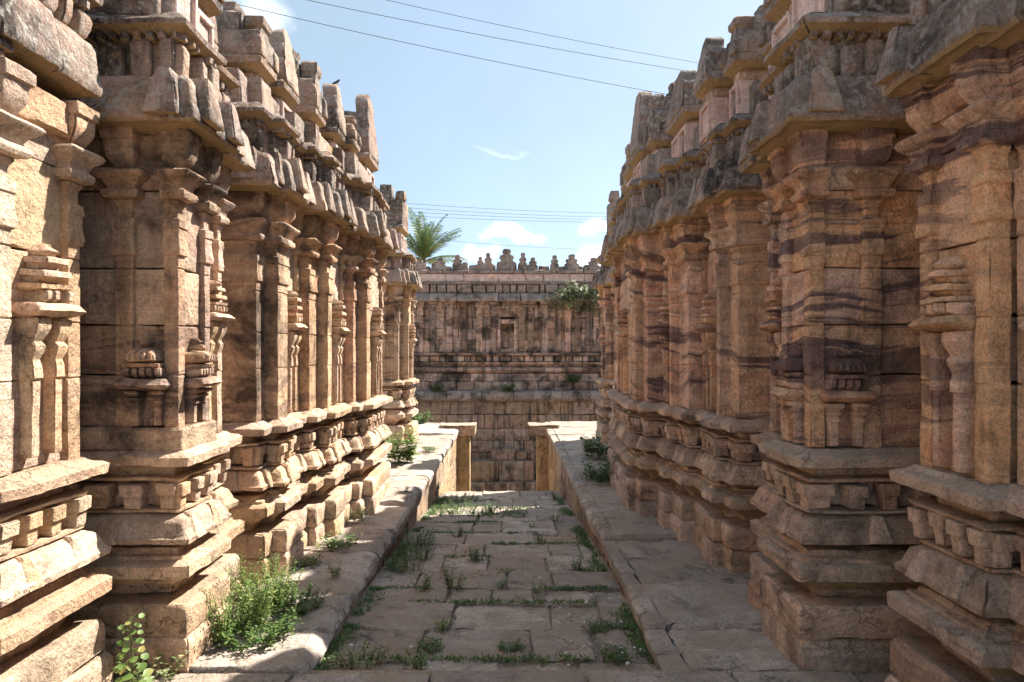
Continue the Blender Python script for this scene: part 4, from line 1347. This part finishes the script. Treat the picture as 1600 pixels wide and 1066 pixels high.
# low moss and seedlings in the joints: nobody could count them
V, F = [], []
for k in range(7500):
    rr = rows[g.randrange(0, 13)]
    if g.random() < .55:
        yy = rr[0] + g.gauss(0, .018)
        xx = g.uniform(XL, XR)
        if noise3(np.array([[xx * 3.1, yy * 7.0, 3.3]]))[0, 0] < .05:
            continue
    else:
        yy = g.uniform(3.25, 9.8)
        xx = (XL + abs(g.gauss(0, .05))) if g.random() < .5 else (XR - abs(g.gauss(0, .05)))
        if noise3(np.array([[xx * 2.0, yy * 2.2, 9.3]]))[0, 0] < -.1:
            continue
    z0 = fz(yy) + .004
    for q in range(4):
        a = g.uniform(0, 2 * PI)
        d = np.array((math.cos(a), math.sin(a), g.uniform(.2, 1.4))); d /= np.linalg.norm(d)
        i0 = len(V)
        V += leaf_quad(np.array((xx + g.gauss(0, .012), yy + g.gauss(0, .012), z0)), d, np.array((0, 0, 1.0)), g.uniform(.012, .040), .009)
        F.append((i0, i0 + 1, i0 + 2, i0 + 3))
js = build('joint_weeds', (np.array(V), np.array(F)), M['leaf'], None, smooth=False)
tag(js, 'tiny green seedlings sprouting along the paving joints of the passage', 'ground cover', kind='stuff')

# ------------------------------------------------------------------ overhead wires
def wire(a, b, sag, rad, lab, grp):
    """cable through two points of its span, hanging in a shallow curve"""
    a, b = np.array(a), np.array(b)
    pts = [a + (b - a) * t - np.array((0, 0, sag * 4 * t * (1 - t))) for t in np.linspace(-1.2, 2.2, 35)]
    o = build('overhead_wire', tube(pts, rad, 6), M['wire'])
    tag(o, lab, 'wire', grp)


for args in (
    ((-10.94, 30, 16.49), (6.01, 33.6, 14.44), 0.112, 0.013, 'lowest of the three single wires crossing high over the alley', 'single wires high over the alley'),
    ((-9.12, 31, 17.42), (8.33, 34.72, 15.85), 0.116, 0.013, 'middle of the three single wires crossing high over the alley', 'single wires high over the alley'),
    ((-5.67, 32, 17.93), (9.77, 35.84, 16.65), 0.12, 0.012, 'topmost of the three single wires crossing high over the alley', 'single wires high over the alley'),
    ((-7.6, 52, 12.71), (7.7, 58.24, 13.24), 0.097, 0.014, 'topmost wire of the bundle above the palm, between the two towers', 'bundle of wires above the far wall'),
    ((-7.6, 52, 12.37), (7.7, 58.24, 12.91), 0.097, 0.014, 'second from top wire of the bundle above the palm, between the two towers', 'bundle of wires above the far wall'),
    ((-7.6, 52, 12.08), (7.7, 58.24, 12.69), 0.097, 0.014, 'third from top wire of the bundle above the palm, between the two towers', 'bundle of wires above the far wall'),
    ((-7.6, 52, 11.78), (7.7, 58.24, 12.47), 0.097, 0.014, 'lowest wire of the bundle above the palm, between the two towers', 'bundle of wires above the far wall'),
    ((-4.4, 50, 9.56), (7.14, 56.0, 9.79), 0.094, 0.012, 'single wire just above the crest of the far wall, in front of the low clouds', 'low wire'),
):
    wire(*args)

# ------------------------------------------------------------------ bird on the sunlit parapet
bx, by, bz = -1.60, 6.36, 3.975


def blob_tube(pts, rad, n=10):
    return tube(pts, rad, n)


bird = empty('bird', (bx, by, bz), 'small black and white bird perched on a merlon of the sunlit temple', 'bird')
body = [(bx - .085, by, bz + .012), (bx - .05, by, bz + .024), (bx - .015, by, bz + .036), (bx + .015, by, bz + .052), (bx + .03, by, bz + .070), (bx + .040, by, bz + .082), (bx + .052, by, bz + .084), (bx + .060, by, bz + .083)]
build('body', tube(body, [.004, .010, .021, .023, .017, .015, .011, .003], 10), M['bird_black'], bird)
build('breast', tube([(bx - .012, by, bz + .024), (bx + .012, by, bz + .040), (bx + .030, by, bz + .058)], [.010, .018, .008], 10), M['bird_white'], bird)
build('beak', tube([(bx + .056, by, bz + .083), (bx + .076, by, bz + .080)], [.005, .001], 6), M['beak'], bird)
build('tail', tube([(bx - .06, by, bz + .020), (bx - .135, by, bz - .012)], [.009, .006], 6), M['bird_black'], bird)
for s in (-1, 1):
    build('leg', tube([(bx, by + s * .008, bz + .026), (bx + .004, by + s * .009, bz - .012)], .0025, 5), M['beak'], bird)
    build('wing', tube([(bx + .012, by + s * .020, bz + .048), (bx - .03, by + s * .021, bz + .034), (bx - .085, by + s * .010, bz + .010)], [.006, .011, .002], 8), M['bird_black'], bird)


bird.scale = (.55, .55, .55)

# ------------------------------------------------------------------ scratched letters, litter
def letters(txt, loc, rz, size, parent):
    c = bpy.data.curves.new('scratched_letters', 'FONT')
    c.body = txt
    c.size = size
    c.extrude = .0008
    o = bpy.data.objects.new('scratched_letters', c)
    c.materials.append(M['scratch'])
    scn.collection.objects.link(o)
    bpy.context.view_layer.update()
    me = bpy.data.meshes.new_from_object(o)
    bpy.data.objects.remove(o)
    me.name = 'scratched_letters'
    o = link('scratched_letters', me, None, parent)
    o.location = np.array(loc) - origin_of(parent)
    o.rotation_euler = (R(90), 0, rz)


TR = [x for x in scn.objects if x.name.startswith('stone_temple') and x.parent is None and x.location.x > 0][0]
letters('G', (1.445 + .317, 3.274, 1.19), 0, .035, TR)
letters('H', (1.445 + .317, 3.274, 1.12), 0, .035, TR)
letters('Gali', (1.90, 3.272, 1.22), 0, .05, TR)
V, F = [], []
for k in range(46):
    if g.random() < .6:
        xx, yy = g.uniform(.3, .72), g.uniform(3.3, 4.6)
    else:
        xx, yy = g.uniform(XL, XR), g.uniform(3.3, 9)
    z0 = fz(yy) + .014
    r_ = g.uniform(.005, .014)
    i0 = len(V)
    for dx, dy, dz in ((-1, -1, 0), (1, -.8, 0), (.9, 1, 0), (-.8, .9, 0), (-.6, -.6, .5), (.6, -.5, .7), (.5, .6, .5), (-.5, .6, .6)):
        V.append((xx + dx * r_, yy + dy * r_, z0 + dz * r_))
    for q in ((3, 2, 1, 0), (4, 5, 6, 7), (0, 1, 5, 4), (1, 2, 6, 5), (2, 3, 7, 6), (3, 0, 4, 7)):
        F.append(tuple(i0 + x for x in q))
lt = build('litter', (np.array(V), np.array(F)), M['litter'], None, smooth=False)
tag(lt, 'white flecks of litter and chips scattered on the passage paving', 'litter', kind='stuff')
